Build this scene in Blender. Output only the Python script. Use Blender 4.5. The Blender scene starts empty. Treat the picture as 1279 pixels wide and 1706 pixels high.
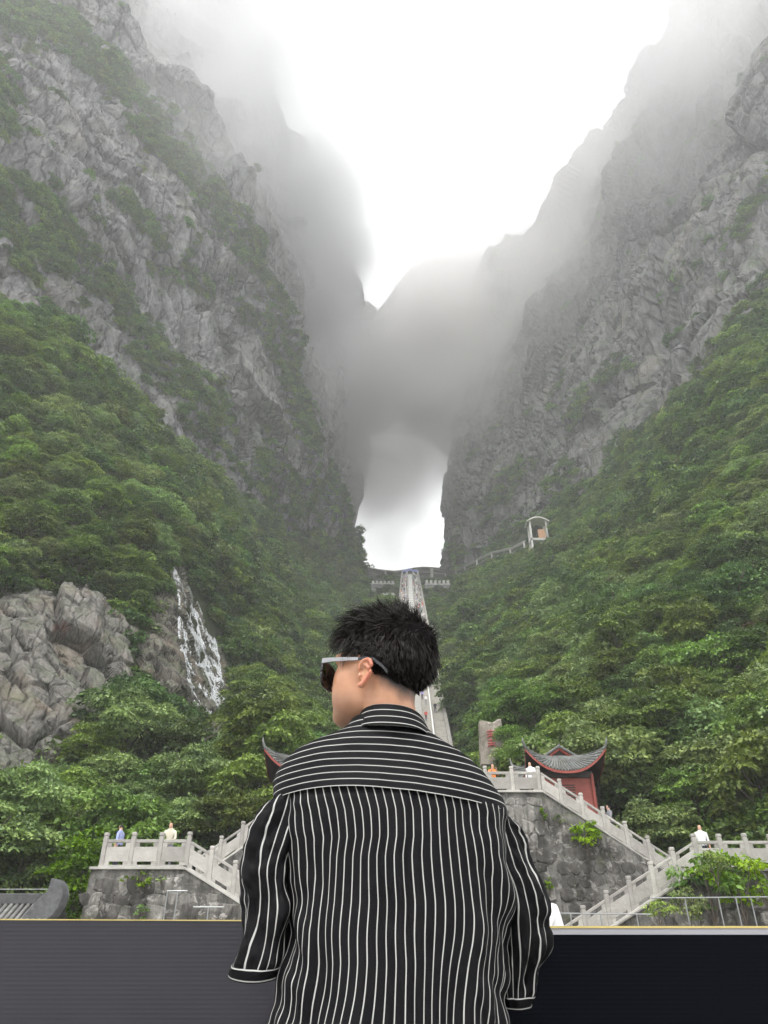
import bpy, bmesh, math, random
import numpy as np
from mathutils import Vector, Matrix, Euler

# ------------------------------------------------------------------ camera
sc = bpy.context.scene
C = sc.collection
PITCH = math.radians(32.0)
FPX = 1232.0                      # focal length in photo pixels (photo 1279 x 1706)
CAM = np.array([0.0, 0.0, 1.10])
cam_d = bpy.data.cameras.new('camera')
cam = bpy.data.objects.new('camera', cam_d)
C.objects.link(cam)
cam.location = CAM
cam.rotation_euler = (math.radians(90) + PITCH, 0, 0)
cam_d.sensor_fit = 'HORIZONTAL'
cam_d.sensor_width = 36.0
cam_d.lens = 36.0 * FPX / 1279.0
cam_d.clip_start = 0.05
cam_d.clip_end = 6000
sc.camera = cam

# ------------------------------------------------------------------ sky and sun (overcast)
world = bpy.data.worlds.new('World')
sc.world = world
world.use_nodes = True
wn = world.node_tree.nodes
wl = world.node_tree.links
for n in list(wn):
    wn.remove(n)
w_out = wn.new('ShaderNodeOutputWorld')
w_bg = wn.new('ShaderNodeBackground')
w_sky = wn.new('ShaderNodeTexSky')
w_sky.sky_type = 'NISHITA'
w_sky.sun_disc = False
SUN_EL, SUN_AZ = math.radians(58), math.radians(205)     # azimuth from +Y, clockwise
w_sky.sun_elevation = SUN_EL
w_sky.sun_rotation = SUN_AZ
w_sky.air_density = 1.0
w_sky.dust_density = 3.0
w_bw = wn.new('ShaderNodeRGBToBW')
w_mix = wn.new('ShaderNodeMix')
w_mix.data_type = 'RGBA'
w_mix.inputs['Factor'].default_value = 0.93                # overcast: nearly no blue left
w_cl = wn.new('ShaderNodeMix')                             # even cloud deck
w_cl.data_type = 'RGBA'
w_cl.inputs['Factor'].default_value = 0.80
w_cl.inputs['B'].default_value = (6.4, 6.45, 6.5, 1)
wl.new(w_sky.outputs[0], w_bw.inputs[0])
wl.new(w_sky.outputs[0], w_mix.inputs['A'])
wl.new(w_bw.outputs[0], w_mix.inputs['B'])
wl.new(w_mix.outputs['Result'], w_cl.inputs['A'])
wl.new(w_cl.outputs['Result'], w_bg.inputs[0])
w_bg.inputs['Strength'].default_value = 0.15
wl.new(w_bg.outputs[0], w_out.inputs[0])

sun_d = bpy.data.lights.new('sun', 'SUN')
sun_d.energy = 1.2
sun_d.angle = math.radians(25)
sun_d.color = (1.0, 0.97, 0.93)
sun = bpy.data.objects.new('sun', sun_d)
C.objects.link(sun)
_d = Vector((math.sin(SUN_AZ) * math.cos(SUN_EL), math.cos(SUN_AZ) * math.cos(SUN_EL), math.sin(SUN_EL)))
sun.rotation_euler = _d.to_track_quat('Z', 'Y').to_euler()

sc.view_settings.view_transform = 'Standard'
sc.view_settings.look = 'None'
sc.view_settings.gamma = 1.0
sc.view_settings.exposure = 1.6
sc.view_settings.use_curve_mapping = False
sc.render.engine = 'CYCLES'
sc.cycles.use_denoising = True
try:
    sc.cycles.denoiser = 'OPENIMAGEDENOISE'
    sc.cycles.denoising_input_passes = 'RGB_ALBEDO_NORMAL'
except Exception:
    pass
sc.cycles.max_bounces = 5
sc.cycles.diffuse_bounces = 3
sc.cycles.glossy_bounces = 2
sc.cycles.transmission_bounces = 4
sc.cycles.volume_bounces = 3
sc.cycles.transparent_max_bounces = 12
sc.cycles.volume_step_rate = 1.0
sc.cycles.volume_max_steps = 128
sc.cycles.use_adaptive_sampling = True
sc.cycles.adaptive_threshold = 0.03

# ------------------------------------------------------------------ helpers
CP, SP = math.cos(PITCH), math.sin(PITCH)
rng = np.random.default_rng(7)
random.seed(7)

def P(px, py, D):
    """world point on the ray of a photo pixel at world depth y = D"""
    dx = (px - 639.5) / FPX
    dy = (853.0 - py) / FPX
    d = np.array([dx, CP - dy * SP, SP + dy * CP])
    return CAM + d * (D / d[1])

def PA(px, py, D):
    px, py, D = np.broadcast_arrays(np.asarray(px, float), np.asarray(py, float), np.asarray(D, float))
    dx = (px - 639.5) / FPX
    dy = (853.0 - py) / FPX
    yy = CP - dy * SP
    k = D / yy
    return np.stack([dx * k, D + 0 * k, (SP + dy * CP) * k + CAM[2]], -1)

def proj(p):
    q = np.asarray(p, float) - CAM
    dep = q[..., 1] * CP + q[..., 2] * SP
    up = -q[..., 1] * SP + q[..., 2] * CP
    return 639.5 + q[..., 0] / dep * FPX, 853.0 - up / dep * FPX, dep

def _hash(ix, iy, iz, seed):
    M = np.uint64(0xFFFFFFFF)
    h = (ix.astype(np.int64) * 374761393 + iy.astype(np.int64) * 668265263 + iz.astype(np.int64) * 2147483647 + seed * 974711) & 0xFFFFFFFF
    h = h.astype(np.uint64)
    h = ((h ^ (h >> np.uint64(13))) * np.uint64(1274126177)) & M
    h = ((h ^ (h >> np.uint64(16))) * np.uint64(2246822519)) & M
    h = h ^ (h >> np.uint64(15))
    return (h & M).astype(np.float64) / 4294967295.0

def vnoise(p, seed=0):
    f = np.floor(p)
    i = f.astype(np.int64)
    t = p - f
    t = t * t * t * (t * (t * 6 - 15) + 10)
    r = 0
    for a in (0, 1):
        wx = t[..., 0] if a else 1 - t[..., 0]
        for b in (0, 1):
            wy = t[..., 1] if b else 1 - t[..., 1]
            for c in (0, 1):
                wz = t[..., 2] if c else 1 - t[..., 2]
                r = r + wx * wy * wz * _hash(i[..., 0] + a, i[..., 1] + b, i[..., 2] + c, seed)
    return r * 2 - 1

def fbm(p, octv=4, seed=0, gain=0.5, lac=2.03):
    a, s, r = 1.0, 1.0, 0
    for o in range(octv):
        r = r + a * vnoise(p * s + 13.7 * o, seed + o)
        a *= gain
        s *= lac
    return r

def worley(p, seed=0):
    f = np.floor(p)
    i = f.astype(np.int64)
    n = p.shape[:-1]
    F1 = np.full(n, 9.0)
    F2 = np.full(n, 9.0)
    cen = np.zeros(p.shape)
    rnd = np.zeros(p.shape)
    for a in (-1, 0, 1):
        for b in (-1, 0, 1):
            for c in (-1, 0, 1):
                jx, jy, jz = i[..., 0] + a, i[..., 1] + b, i[..., 2] + c
                r0 = _hash(jx, jy, jz, seed)
                r1 = _hash(jx, jy, jz, seed + 101)
                r2 = _hash(jx, jy, jz, seed + 202)
                q = np.stack([jx + r0, jy + r1, jz + r2], -1)
                d = np.sqrt(((q - p) ** 2).sum(-1))
                m = d < F1
                F2 = np.where(m, F1, np.minimum(F2, d))
                F1 = np.where(m, d, F1)
                cen[m] = q[m]
                rr = np.stack([r2, r0, r1], -1)
                rnd[m] = rr[m]
    return F1, F2, cen, rnd

def rock_disp(pw, sizes, seed, aniso=None, warp=0.14):
    """faceted, cracked rock relief: metres along the surface normal"""
    d = np.zeros(pw.shape[:-1])
    for k, (size, tilt, off, crack) in enumerate(sizes):
        q = pw if aniso is None else pw @ aniso.T
        q = q / size + warp * np.stack([vnoise(q / size * 1.3 + 5, seed + 7 * k), vnoise(q / size * 1.3 + 9, seed + 8 + 7 * k), vnoise(q / size * 1.3 + 3, seed + 9 + 7 * k)], -1)
        F1, F2, cen, rnd = worley(q, seed + 31 * k)
        d += ((q - cen) * (rnd - 0.5) * 2).sum(-1) * tilt + (rnd[..., 0] - 0.5) * off
        d -= crack * np.clip(1 - (F2 - F1) / 0.10, 0, 1)
    return d

def crom(pts, n):
    """Catmull-Rom resample along axis 0 by chord length"""
    pts = np.asarray(pts, float)
    m = len(pts)
    flat = pts.reshape(m, -1)
    seg = np.sqrt(((flat[1:] - flat[:-1]) ** 2).sum(1))
    cum = np.concatenate([[0], np.cumsum(seg)])
    s = np.linspace(0, cum[-1], n)
    k = np.clip(np.searchsorted(cum, s, side='right') - 1, 0, m - 2)
    t = ((s - cum[k]) / np.maximum(seg[k], 1e-9))[:, None]
    p0 = flat[np.maximum(k - 1, 0)]
    p1 = flat[k]
    p2 = flat[k + 1]
    p3 = flat[np.minimum(k + 2, m - 1)]
    r = 0.5 * ((2 * p1) + (p2 - p0) * t + (2 * p0 - 5 * p1 + 4 * p2 - p3) * t ** 2 + (3 * p1 - p0 - 3 * p2 + p3) * t ** 3)
    return r.reshape((n,) + pts.shape[1:])

def grid_normals(g):
    du = np.gradient(g, axis=0)
    dv = np.gradient(g, axis=1)
    n = np.cross(du, dv)
    return n / np.maximum(np.linalg.norm(n, axis=-1, keepdims=True), 1e-9)

def mesh_from(name, verts, faces_flat, nper, smooth=False):
    """fast mesh: verts (n,3), faces_flat int array of equal sized polygons"""
    me = bpy.data.meshes.new(name)
    verts = np.ascontiguousarray(verts, dtype=np.float32)
    ff = np.ascontiguousarray(faces_flat, dtype=np.int32).ravel()
    nf = len(ff) // nper
    me.vertices.add(len(verts))
    me.vertices.foreach_set('co', verts.ravel())
    me.loops.add(len(ff))
    me.loops.foreach_set('vertex_index', ff)
    me.polygons.add(nf)
    me.polygons.foreach_set('loop_start', np.arange(nf, dtype=np.int32) * nper)
    me.polygons.foreach_set('loop_total', np.full(nf, nper, dtype=np.int32))
    me.polygons.foreach_set('use_smooth', np.full(nf, bool(smooth)))
    me.update(calc_edges=True)
    me.validate()
    return me

def grid_faces(nu, nv, wrap_u=False, wrap_v=False, flip=False):
    iu = np.arange(nu if wrap_u else nu - 1)
    iv = np.arange(nv if wrap_v else nv - 1)
    a, b = np.meshgrid(iu, iv, indexing='ij')
    a2, b2 = (a + 1) % nu, (b + 1) % nv
    f = np.stack([a * nv + b, a2 * nv + b, a2 * nv + b2, a * nv + b2], -1).reshape(-1, 4)
    return f[:, ::-1] if flip else f

def grid_obj(name, g, mat, parent=None, smooth=False, flip=False, wrap_u=False, wrap_v=False):
    nu, nv = g.shape[:2]
    me = mesh_from(name, g.reshape(-1, 3), grid_faces(nu, nv, wrap_u, wrap_v, flip), 4, smooth)
    return link(name, me, mat, parent)

def link(name, me, mat=None, parent=None):
    o = bpy.data.objects.new(name, me)
    C.objects.link(o)
    if mat is not None and me is not None:
        if not me.materials:
            for m in (mat if isinstance(mat, (list, tuple)) else [mat]):
                me.materials.append(m)
    if parent is not None:
        o.parent = parent
    return o

def empty(name, loc=(0, 0, 0), rz=0.0):
    o = bpy.data.objects.new(name, None)
    C.objects.link(o)
    o.location = loc
    o.rotation_euler = (0, 0, rz)
    o.empty_display_size = 0.2
    return o

def tag(o, label, cat, group=None):
    o['label'] = label
    o['category'] = cat
    if group:
        o['group'] = group
    return o

def structure(o):
    o['kind'] = 'structure'
    return o

class MB:
    """collects shapes into one mesh"""
    def __init__(s):
        s.v, s.f, s.m = [], [], []
    def add(s, vs, fs, mi=0):
        b = len(s.v)
        s.v.extend([tuple(map(float, p)) for p in vs])
        for f in fs:
            s.f.append(tuple(b + i for i in f))
            s.m.append(mi)
    def box(s, x0, x1, y0, y1, z0, z1, slope=0.0, xr=0.0, mi=0, rot=None, bevel=0.0):
        vs = [(x, y, z) for z in (z0, z1) for y in (y0, y1) for x in (x0, x1)]
        vs = [(x, y, z + slope * (x - xr)) for x, y, z in vs]
        if rot is not None:
            vs = [tuple(rot @ Vector(v)) for v in vs]
        s.add(vs, [(0, 2, 3, 1), (4, 5, 7, 6), (0, 1, 5, 4), (2, 6, 7, 3), (0, 4, 6, 2), (1, 3, 7, 5)], mi)
    def tube(s, pts, rad, n=8, mi=0, cap=True):
        pts = [Vector(p) for p in pts]
        rings = []
        for i, p in enumerate(pts):
            d = (pts[min(i + 1, len(pts) - 1)] - pts[max(i - 1, 0)]).normalized()
            a = d.cross(Vector((0, 0, 1)))
            if a.length < 1e-3:
                a = Vector((1, 0, 0))
            a.normalize()
            b = a.cross(d)
            r = rad[i] if hasattr(rad, '__len__') else rad
            rings.append([p + (a * math.cos(2 * math.pi * k / n) + b * math.sin(2 * math.pi * k / n)) * r for k in range(n)])
        vs = [v for r in rings for v in r]
        fs = []
        for i in range(len(rings) - 1):
            for k in range(n):
                k2 = (k + 1) % n
                fs.append((i * n + k, i * n + k2, (i + 1) * n + k2, (i + 1) * n + k))
        if cap:
            fs.append(tuple(range(n))[::-1])
            fs.append(tuple((len(rings) - 1) * n + k for k in range(n)))
        s.add(vs, fs, mi)
    def lathe(s, prof, c=(0, 0, 0), n=12, mi=0):
        vs, fs = [], []
        for r, z in prof:
            for k in range(n):
                a = 2 * math.pi * k / n
                vs.append((c[0] + r * math.cos(a), c[1] + r * math.sin(a), c[2] + z))
        for i in range(len(prof) - 1):
            for k in range(n):
                k2 = (k + 1) % n
                fs.append((i * n + k, i * n + k2, (i + 1) * n + k2, (i + 1) * n + k))
        fs.append(tuple((len(prof) - 1) * n + k for k in range(n)))
        fs.append(tuple(range(n))[::-1])
        s.add(vs, fs, mi)
    def mesh(s, name, smooth=False):
        me = bpy.data.meshes.new(name)
        me.from_pydata(s.v, [], s.f)
        me.polygons.foreach_set('material_index', s.m)
        if smooth:
            me.polygons.foreach_set('use_smooth', [True] * len(s.f))
        me.update()
        return me
    def obj(s, name, mat, parent=None, smooth=False, bevel=0.0):
        me = s.mesh(name, smooth)
        if bevel > 0:
            bm = bmesh.new()
            bm.from_mesh(me)
            bmesh.ops.bevel(bm, geom=bm.edges[:], offset=bevel, segments=1, affect='EDGES', clamp_overlap=True)
            bm.to_mesh(me)
            bm.free()
        return link(name, me, mat, parent)

def copy_tree(o, parent=None):
    c = o.copy()
    C.objects.link(c)
    c.parent = parent
    for ch in list(o.children):
        copy_tree(ch, c)
    return c

# ------------------------------------------------------------------ materials
def new_mat(name):
    m = bpy.data.materials.new(name)
    m.use_nodes = True
    nt = m.node_tree
    b = nt.nodes['Principled BSDF']
    return m, nt, b

def N(nt, t, **kw):
    n = nt.nodes.new(t)
    for k, v in kw.items():
        if k.startswith('i_'):
            key = k[2:]
            n.inputs[int(key) if key.isdigit() else key.replace('_', ' ')].default_value = v
        else:
            setattr(n, k, v)
    return n

def ramp(nt, fac, stops):
    r = nt.nodes.new('ShaderNodeValToRGB')
    el = r.color_ramp.elements
    while len(el) > 1:
        el.remove(el[-1])
    el[0].position = stops[0][0]
    el[0].color = (*stops[0][1], 1) if len(stops[0][1]) == 3 else stops[0][1]
    for p, c in stops[1:]:
        e = el.new(p)
        e.color = (*c, 1) if len(c) == 3 else c
    nt.links.new(fac, r.inputs[0])
    return r

def noise(nt, vec, scale, detail=4, rough=0.55, dist=0.0):
    n = N(nt, 'ShaderNodeTexNoise')
    n.inputs['Scale'].default_value = scale
    n.inputs['Detail'].default_value = detail
    n.inputs['Roughness'].default_value = rough
    n.inputs['Distortion'].default_value = dist
    if vec is not None:
        nt.links.new(vec, n.inputs['Vector'])
    return n

def mixc(nt, fac, a, b, mode='MIX'):
    m = N(nt, 'ShaderNodeMix', data_type='RGBA', blend_type=mode)
    for sock, v in (('Factor', fac), ('A', a), ('B', b)):
        if hasattr(v, 'is_linked') or hasattr(v, 'links'):
            nt.links.new(v, m.inputs[sock])
        elif isinstance(v, (int, float)):
            m.inputs[sock].default_value = v
        else:
            m.inputs[sock].default_value = (*v, 1) if len(v) == 3 else v
    return m.outputs['Result']

def bump(nt, b, height, strength=0.5, dist=0.02):
    n = N(nt, 'ShaderNodeBump')
    n.inputs['Strength'].default_value = strength
    n.inputs['Distance'].default_value = dist
    nt.links.new(height, n.inputs['Height'])
    nt.links.new(n.outputs[0], b.inputs['Normal'])

def plain(name, col, rough=0.6, var=0.12, scale=3.0, bmp=0.0, spec=0.4, metal=0.0, bdist=0.01):
    """a plain material with a little procedural mottling"""
    m, nt, b = new_mat(name)
    tc = N(nt, 'ShaderNodeTexCoord')
    n = noise(nt, tc.outputs['Object'], scale, 5, 0.6)
    lo = tuple(c * (1 - var) for c in col)
    hi = tuple(min(1, c * (1 + var)) for c in col)
    r = ramp(nt, n.outputs[0], [(0.3, lo), (0.7, hi)])
    nt.links.new(r.outputs[0], b.inputs['Base Color'])
    b.inputs['Roughness'].default_value = rough
    b.inputs['Specular IOR Level'].default_value = spec
    b.inputs['Metallic'].default_value = metal
    if bmp:
        bump(nt, b, n.outputs[0], bmp, bdist)
    return m

def rock_material(name, base_lo, base_hi, streak_rot, green=0.35, warm=0.2, fine=1.0, stains=()):
    m, nt, b = new_mat(name)
    L = nt.links.new
    geo = N(nt, 'ShaderNodeNewGeometry')
    mp = N(nt, 'ShaderNodeMapping')
    mp.inputs['Rotation'].default_value = streak_rot
    mp.inputs['Scale'].default_value = (1, 1, 0.28)
    L(geo.outputs['Position'], mp.inputs[0])
    big = noise(nt, geo.outputs['Position'], 0.02 * fine, 5, 0.6)
    st = noise(nt, mp.outputs[0], 0.22 * fine, 9, 0.68, 0.6)
    st2 = noise(nt, mp.outputs[0], 0.9 * fine, 7, 0.7, 0.3)
    vor = N(nt, 'ShaderNodeTexVoronoi', feature='DISTANCE_TO_EDGE')
    vor.inputs['Scale'].default_value = 0.16 * fine
    wv = noise(nt, geo.outputs['Position'], 0.25 * fine, 4)
    wm = N(nt, 'ShaderNodeVectorMath', operation='MULTIPLY_ADD')
    L(wv.outputs['Color'], wm.inputs[0])
    wm.inputs[1].default_value = (3 / fine, 3 / fine, 3 / fine)
    L(mp.outputs[0], wm.inputs[2])
    L(wm.outputs[0], vor.inputs['Vector'])
    c1 = ramp(nt, st.outputs[0], [(0.28, base_lo), (0.5, tuple((a + c) / 2 for a, c in zip(base_lo, base_hi))), (0.74, base_hi)])
    c2 = ramp(nt, st2.outputs[0], [(0.32, (0.42, 0.42, 0.43)), (0.55, (1, 1, 1)), (0.8, (1.25, 1.24, 1.2))])
    col = mixc(nt, 1.0, c1.outputs[0], c2.outputs[0], 'MULTIPLY')
    crk = ramp(nt, vor.outputs['Distance'], [(0.0, (0.35, 0.35, 0.36)), (0.05, (1, 1, 1))])
    col = mixc(nt, 0.8, col, crk.outputs[0], 'MULTIPLY')
    # warm ochre/pink weathering
    wn_ = noise(nt, geo.outputs['Position'], 0.06 * fine, 6, 0.65)
    wr = ramp(nt, wn_.outputs[0], [(0.52, (0, 0, 0)), (0.68, (1, 1, 1))])
    wf = N(nt, 'ShaderNodeMath', operation='MULTIPLY')
    L(wr.outputs[0], wf.inputs[0])
    wf.inputs[1].default_value = warm
    col = mixc(nt, wf.outputs[0], col, (0.34, 0.25, 0.18))
    # moss and small plants: more on up-facing parts
    gn = noise(nt, geo.outputs['Position'], 0.10 * fine, 8, 0.7)
    gn2 = noise(nt, geo.outputs['Position'], 0.9 * fine, 5, 0.7)
    sx = N(nt, 'ShaderNodeSeparateXYZ')
    L(geo.outputs['Normal'], sx.inputs[0])
    ma = N(nt, 'ShaderNodeMath', operation='MULTIPLY_ADD')
    L(sx.outputs['Z'], ma.inputs[0])
    ma.inputs[1].default_value = 0.22
    L(gn.outputs[0], ma.inputs[2])
    mb = N(nt, 'ShaderNodeMath', operation='MULTIPLY_ADD')
    L(gn2.outputs[0], mb.inputs[0])
    mb.inputs[1].default_value = 0.25
    L(ma.outputs[0], mb.inputs[2])
    gr = ramp(nt, mb.outputs[0], [(0.70, (0, 0, 0)), (0.86, (1, 1, 1))])
    gf = N(nt, 'ShaderNodeMath', operation='MULTIPLY')
    L(gr.outputs[0], gf.inputs[0])
    gf.inputs[1].default_value = green
    gc = ramp(nt, gn2.outputs[0], [(0.3, (0.03, 0.055, 0.018)), (0.7, (0.09, 0.13, 0.04))])
    col = mixc(nt, gf.outputs[0], col, gc.outputs[0])
    for (sp, rad, sc_) in stains:
        d = N(nt, 'ShaderNodeVectorMath', operation='DISTANCE')
        L(geo.outputs['Position'], d.inputs[0])
        d.inputs[1].default_value = sp
        dm = N(nt, 'ShaderNodeMath', operation='MULTIPLY_ADD')
        L(st2.outputs[0], dm.inputs[0])
        dm.inputs[1].default_value = rad * 2.2
        L(d.outputs['Value'], dm.inputs[2])
        dr = N(nt, 'ShaderNodeMapRange')
        L(dm.outputs[0], dr.inputs['Value'])
        dr.inputs['From Min'].default_value = rad * 2.1
        dr.inputs['From Max'].default_value = rad * 1.2
        dr.inputs['To Max'].default_value = 0.6
        col = mixc(nt, dr.outputs[0], col, sc_)
    L(col, b.inputs['Base Color'])
    b.inputs['Roughness'].default_value = 0.9
    b.inputs['Specular IOR Level'].default_value = 0.2
    hs = N(nt, 'ShaderNodeMath', operation='MULTIPLY_ADD')
    L(st2.outputs[0], hs.inputs[0])
    hs.inputs[1].default_value = 0.45
    L(st.outputs[0], hs.inputs[2])
    cr2 = ramp(nt, vor.outputs['Distance'], [(0.0, (0, 0, 0)), (0.08, (0.5, 0.5, 0.5))])
    h2 = N(nt, 'ShaderNodeMath', operation='ADD')
    L(hs.outputs[0], h2.inputs[0])
    L(cr2.outputs[0], h2.inputs[1])
    bump(nt, b, h2.outputs[0], 0.9, 2.2 / fine ** 1.6)
    return m

def leaf_material(name, dark, light, dry=0.0, trans=0.25):
    m, nt, b = new_mat(name)
    L = nt.links.new
    at = N(nt, 'ShaderNodeAttribute', attribute_name='tint')
    oi = N(nt, 'ShaderNodeObjectInfo')
    r = ramp(nt, at.outputs['Fac'], [(0.0, dark), (0.55, tuple((a + c) / 2 for a, c in zip(dark, light))), (1.0, light)])
    hs = N(nt, 'ShaderNodeHueSaturation')
    mr = N(nt, 'ShaderNodeMapRange')
    L(oi.outputs['Random'], mr.inputs['Value'])
    mr.inputs['To Min'].default_value = 0.475
    mr.inputs['To Max'].default_value = 0.515
    L(mr.outputs[0], hs.inputs['Hue'])
    mv = N(nt, 'ShaderNodeMapRange')
    fr = N(nt, 'ShaderNodeMath', operation='FRACT')
    mm = N(nt, 'ShaderNodeMath', operation='MULTIPLY')
    L(oi.outputs['Random'], mm.inputs[0])
    mm.inputs[1].default_value = 7.31
    L(mm.outputs[0], fr.inputs[0])
    L(fr.outputs[0], mv.inputs['Value'])
    mv.inputs['To Min'].default_value = 0.62
    mv.inputs['To Max'].default_value = 1.35
    L(mv.outputs[0], hs.inputs['Value'])
    hs.inputs['Saturation'].default_value = 1.12
    L(r.outputs[0], hs.inputs['Color'])
    L(hs.outputs[0], b.inputs['Base Color'])
    b.inputs['Roughness'].default_value = 0.5
    b.inputs['Specular IOR Level'].default_value = 0.35
    tr = N(nt, 'ShaderNodeBsdfTranslucent')
    L(hs.outputs[0], tr.inputs[0])
    mx = N(nt, 'ShaderNodeMixShader')
    mx.inputs[0].default_value = trans
    L(b.outputs[0], mx.inputs[1])
    L(tr.outputs[0], mx.inputs[2])
    L(mx.outputs[0], nt.nodes['Material Output'].inputs[0])
    return m

M = {}
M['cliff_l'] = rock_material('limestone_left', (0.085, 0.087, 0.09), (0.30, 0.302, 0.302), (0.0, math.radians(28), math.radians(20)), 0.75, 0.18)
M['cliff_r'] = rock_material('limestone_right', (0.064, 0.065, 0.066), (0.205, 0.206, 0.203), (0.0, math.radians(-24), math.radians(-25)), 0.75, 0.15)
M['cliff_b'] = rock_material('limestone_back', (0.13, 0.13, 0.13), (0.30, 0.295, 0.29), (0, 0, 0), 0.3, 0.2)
M['soil'] = plain('forest_floor', (0.030, 0.038, 0.018), 0.95, 0.5, 0.3, spec=0.1)
M['leaf_a'] = leaf_material('leaf_broad', (0.065, 0.115, 0.034), (0.260, 0.375, 0.100))
M['leaf_b'] = leaf_material('leaf_pale', (0.090, 0.140, 0.060), (0.300, 0.395, 0.155))
M['leaf_c'] = leaf_material('leaf_dark', (0.048, 0.092, 0.036), (0.175, 0.275, 0.088))
M['leaf_y'] = leaf_material('leaf_yellow', (0.090, 0.160, 0.018), (0.270, 0.410, 0.045))
M['bark'] = plain('bark', (0.09, 0.075, 0.06), 0.9, 0.35, 6, 0.5)
# ------------------------------------------------------------------ terrain
ground = MB()
ground.box(-2500, 2500, -2500, 2500, -0.5, 0.0)
structure(ground.obj('plaza_ground', plain('paving', (0.30, 0.29, 0.27), 0.85, 0.15, 0.8)))

AX0, AXK = 2.14, 0.0363                 # axis of the great staircase: X = AX0 + AXK*(Y-30)
def axis_x(D):
    return AX0 + AXK * (D - 30.0)
ST0, STZ0, STS = 72.0, 8.0, 0.6255      # foot of staircase, height, slope
ST1 = 339.0
def stair_z(D):
    return STZ0 + STS * (D - ST0)

def stair_D(py, drop=1.2):
    e = PITCH + math.atan((853.0 - py) / FPX)
    t = math.tan(e)
    return (STS * ST0 - STZ0 + CAM[2] + drop) / max(STS - t, 0.10)

HC = [  # hillside columns: photo x -> [(photo y, depth)...] bottom to top
    (-420, [(1470, 30), (1300, 36), (1100, 42), (900, 50), (700, 60), (520, 70), (380, 78)]),
    (-250, [(1460, 34), (1300, 43), (1100, 52), (950, 59), (800, 67), (650, 76), (470, 88)]),
    (0, [(1460, 38), (1300, 52), (1100, 60), (980, 66), (850, 74), (700, 82), (525, 93)]),
    (150, [(1460, 41), (1300, 56), (1150, 64), (1000, 71), (880, 82), (770, 95), (640, 113)]),
    (300, [(1450, 43), (1320, 60), (1200, 72), (1080, 80), (960, 92), (880, 112), (785, 147)]),
    (450, [(1440, 45), (1320, 66), (1220, 90), (1130, 120), (1040, 155), (960, 200), (880, 238)]),
    (560, [(1430, 50), (1320, 75), (1230, 110), (1150, 150), (1070, 200), (1000, 260), (928, 306)]),
    (612, [(1440, 54), (1330, 80), (1240, 112), (1150, 152), (1080, 196), (1010, 256), (968, 318)]),
    (655, [(y, min(stair_D(y), 352)) for y in (1440, 1330, 1240, 1150, 1080, 1010, 962)]),
    (745, [(y, min(stair_D(y), 352)) for y in (1440, 1330, 1240, 1150, 1080, 1010, 962)]),
    (850, [(1440, 48), (1310, 56), (1240, 76), (1150, 105), (1060, 150), (990, 200), (930, 250), (892, 278)]),
    (950, [(1440, 46), (1310, 54), (1220, 66), (1120, 88), (1030, 120), (960, 155), (900, 195), (846, 228)]),
    (1060, [(1440, 44), (1330, 51), (1210, 60), (1090, 78), (990, 98), (910, 122), (835, 150), (752, 181)]),
    (1170, [(1440, 43), (1380, 48), (1250, 56), (1110, 68), (980, 82), (870, 98), (770, 118), (668, 141)]),
    (1279, [(1445, 41), (1400, 44), (1250, 52), (1080, 62), (930, 74), (800, 88), (680, 104), (548, 125)]),
    (1500, [(1460, 37), (1230, 46), (1040, 55), (870, 66), (720, 78), (590, 92), (460, 110)]),
    (1700, [(1470, 32), (1230, 39), (1040, 47), (870, 56), (720, 66), (590, 78), (440, 92)]),
]
HCX = np.array([c[0] for c in HC], float)
def hill_D(px, py):
    """depth of the hillside seen at a photo pixel"""
    vals = []
    j = int(np.clip(np.searchsorted(HCX, px) - 1, 0, len(HC) - 2))
    for k in (j, j + 1):
        ys = [a for a, _ in HC[k][1]][::-1]
        ds = [b for _, b in HC[k][1]][::-1]
        vals.append(np.interp(py, ys, ds))
    t = (px - HCX[j]) / (HCX[j + 1] - HCX[j])
    t = min(max(t, 0), 1)
    return vals[0] * (1 - t) + vals[1] * t

cols = []
for px, pts in HC:
    w = np.array([P(px, y, d) for y, d in pts])
    foot = w[0].copy()
    foot[1] -= 3.0
    foot[2] = -0.3
    w = np.concatenate([[foot], w])
    cols.append(crom(w, 60))
hill = crom(np.array(cols), 300)
_f = fbm(hill / 14.0, 4, 11)
hn = grid_normals(hill)
if hn[150, 30, 1] > 0:
    hn = -hn
stair_mask = np.abs(hill[..., 0] - axis_x(hill[..., 1]))
_k = np.clip((stair_mask - 5.5) / 6, 0, 1)
hill = hill + hn * (_f * 1.4 * _k)[..., None]
# keep the slope below the staircase
under = stair_mask < 7
hill[..., 2] = np.where(under & (hill[..., 1] > 40), np.minimum(hill[..., 2], np.maximum(stair_z(hill[..., 1]) - 0.8, STZ0 - 0.6)), hill[..., 2])
structure(grid_obj('hillside', hill, M['soil'], smooth=True))

def cliff(name, columns, nu, nv, mat, sizes, seed, big=(60, 7.0), aniso=None, extra_left=None, extra_right=None, label=None):
    cols = [crom(np.array([P(*c) for c in col]), 40) for col in columns]
    if extra_left is not None:
        cols.insert(0, cols[0] + np.array(extra_left))
    if extra_right is not None:
        cols.append(cols[-1] + np.array(extra_right))
    g = crom(np.array(cols), nu)
    g = np.transpose(crom(np.transpose(g, (1, 0, 2)), nv), (1, 0, 2))
    n = grid_normals(g)
    c = g[nu // 2, nv // 2]
    if np.dot(n[nu // 2, nv // 2], CAM - c) < 0:
        n = -n
    d = fbm(g / big[0], 4, seed) * big[1] + rock_disp(g, sizes, seed, aniso)
    g = g + n * d[..., None]
    o = structure(grid_obj(name, g, mat))
    return o, g, n

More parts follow.
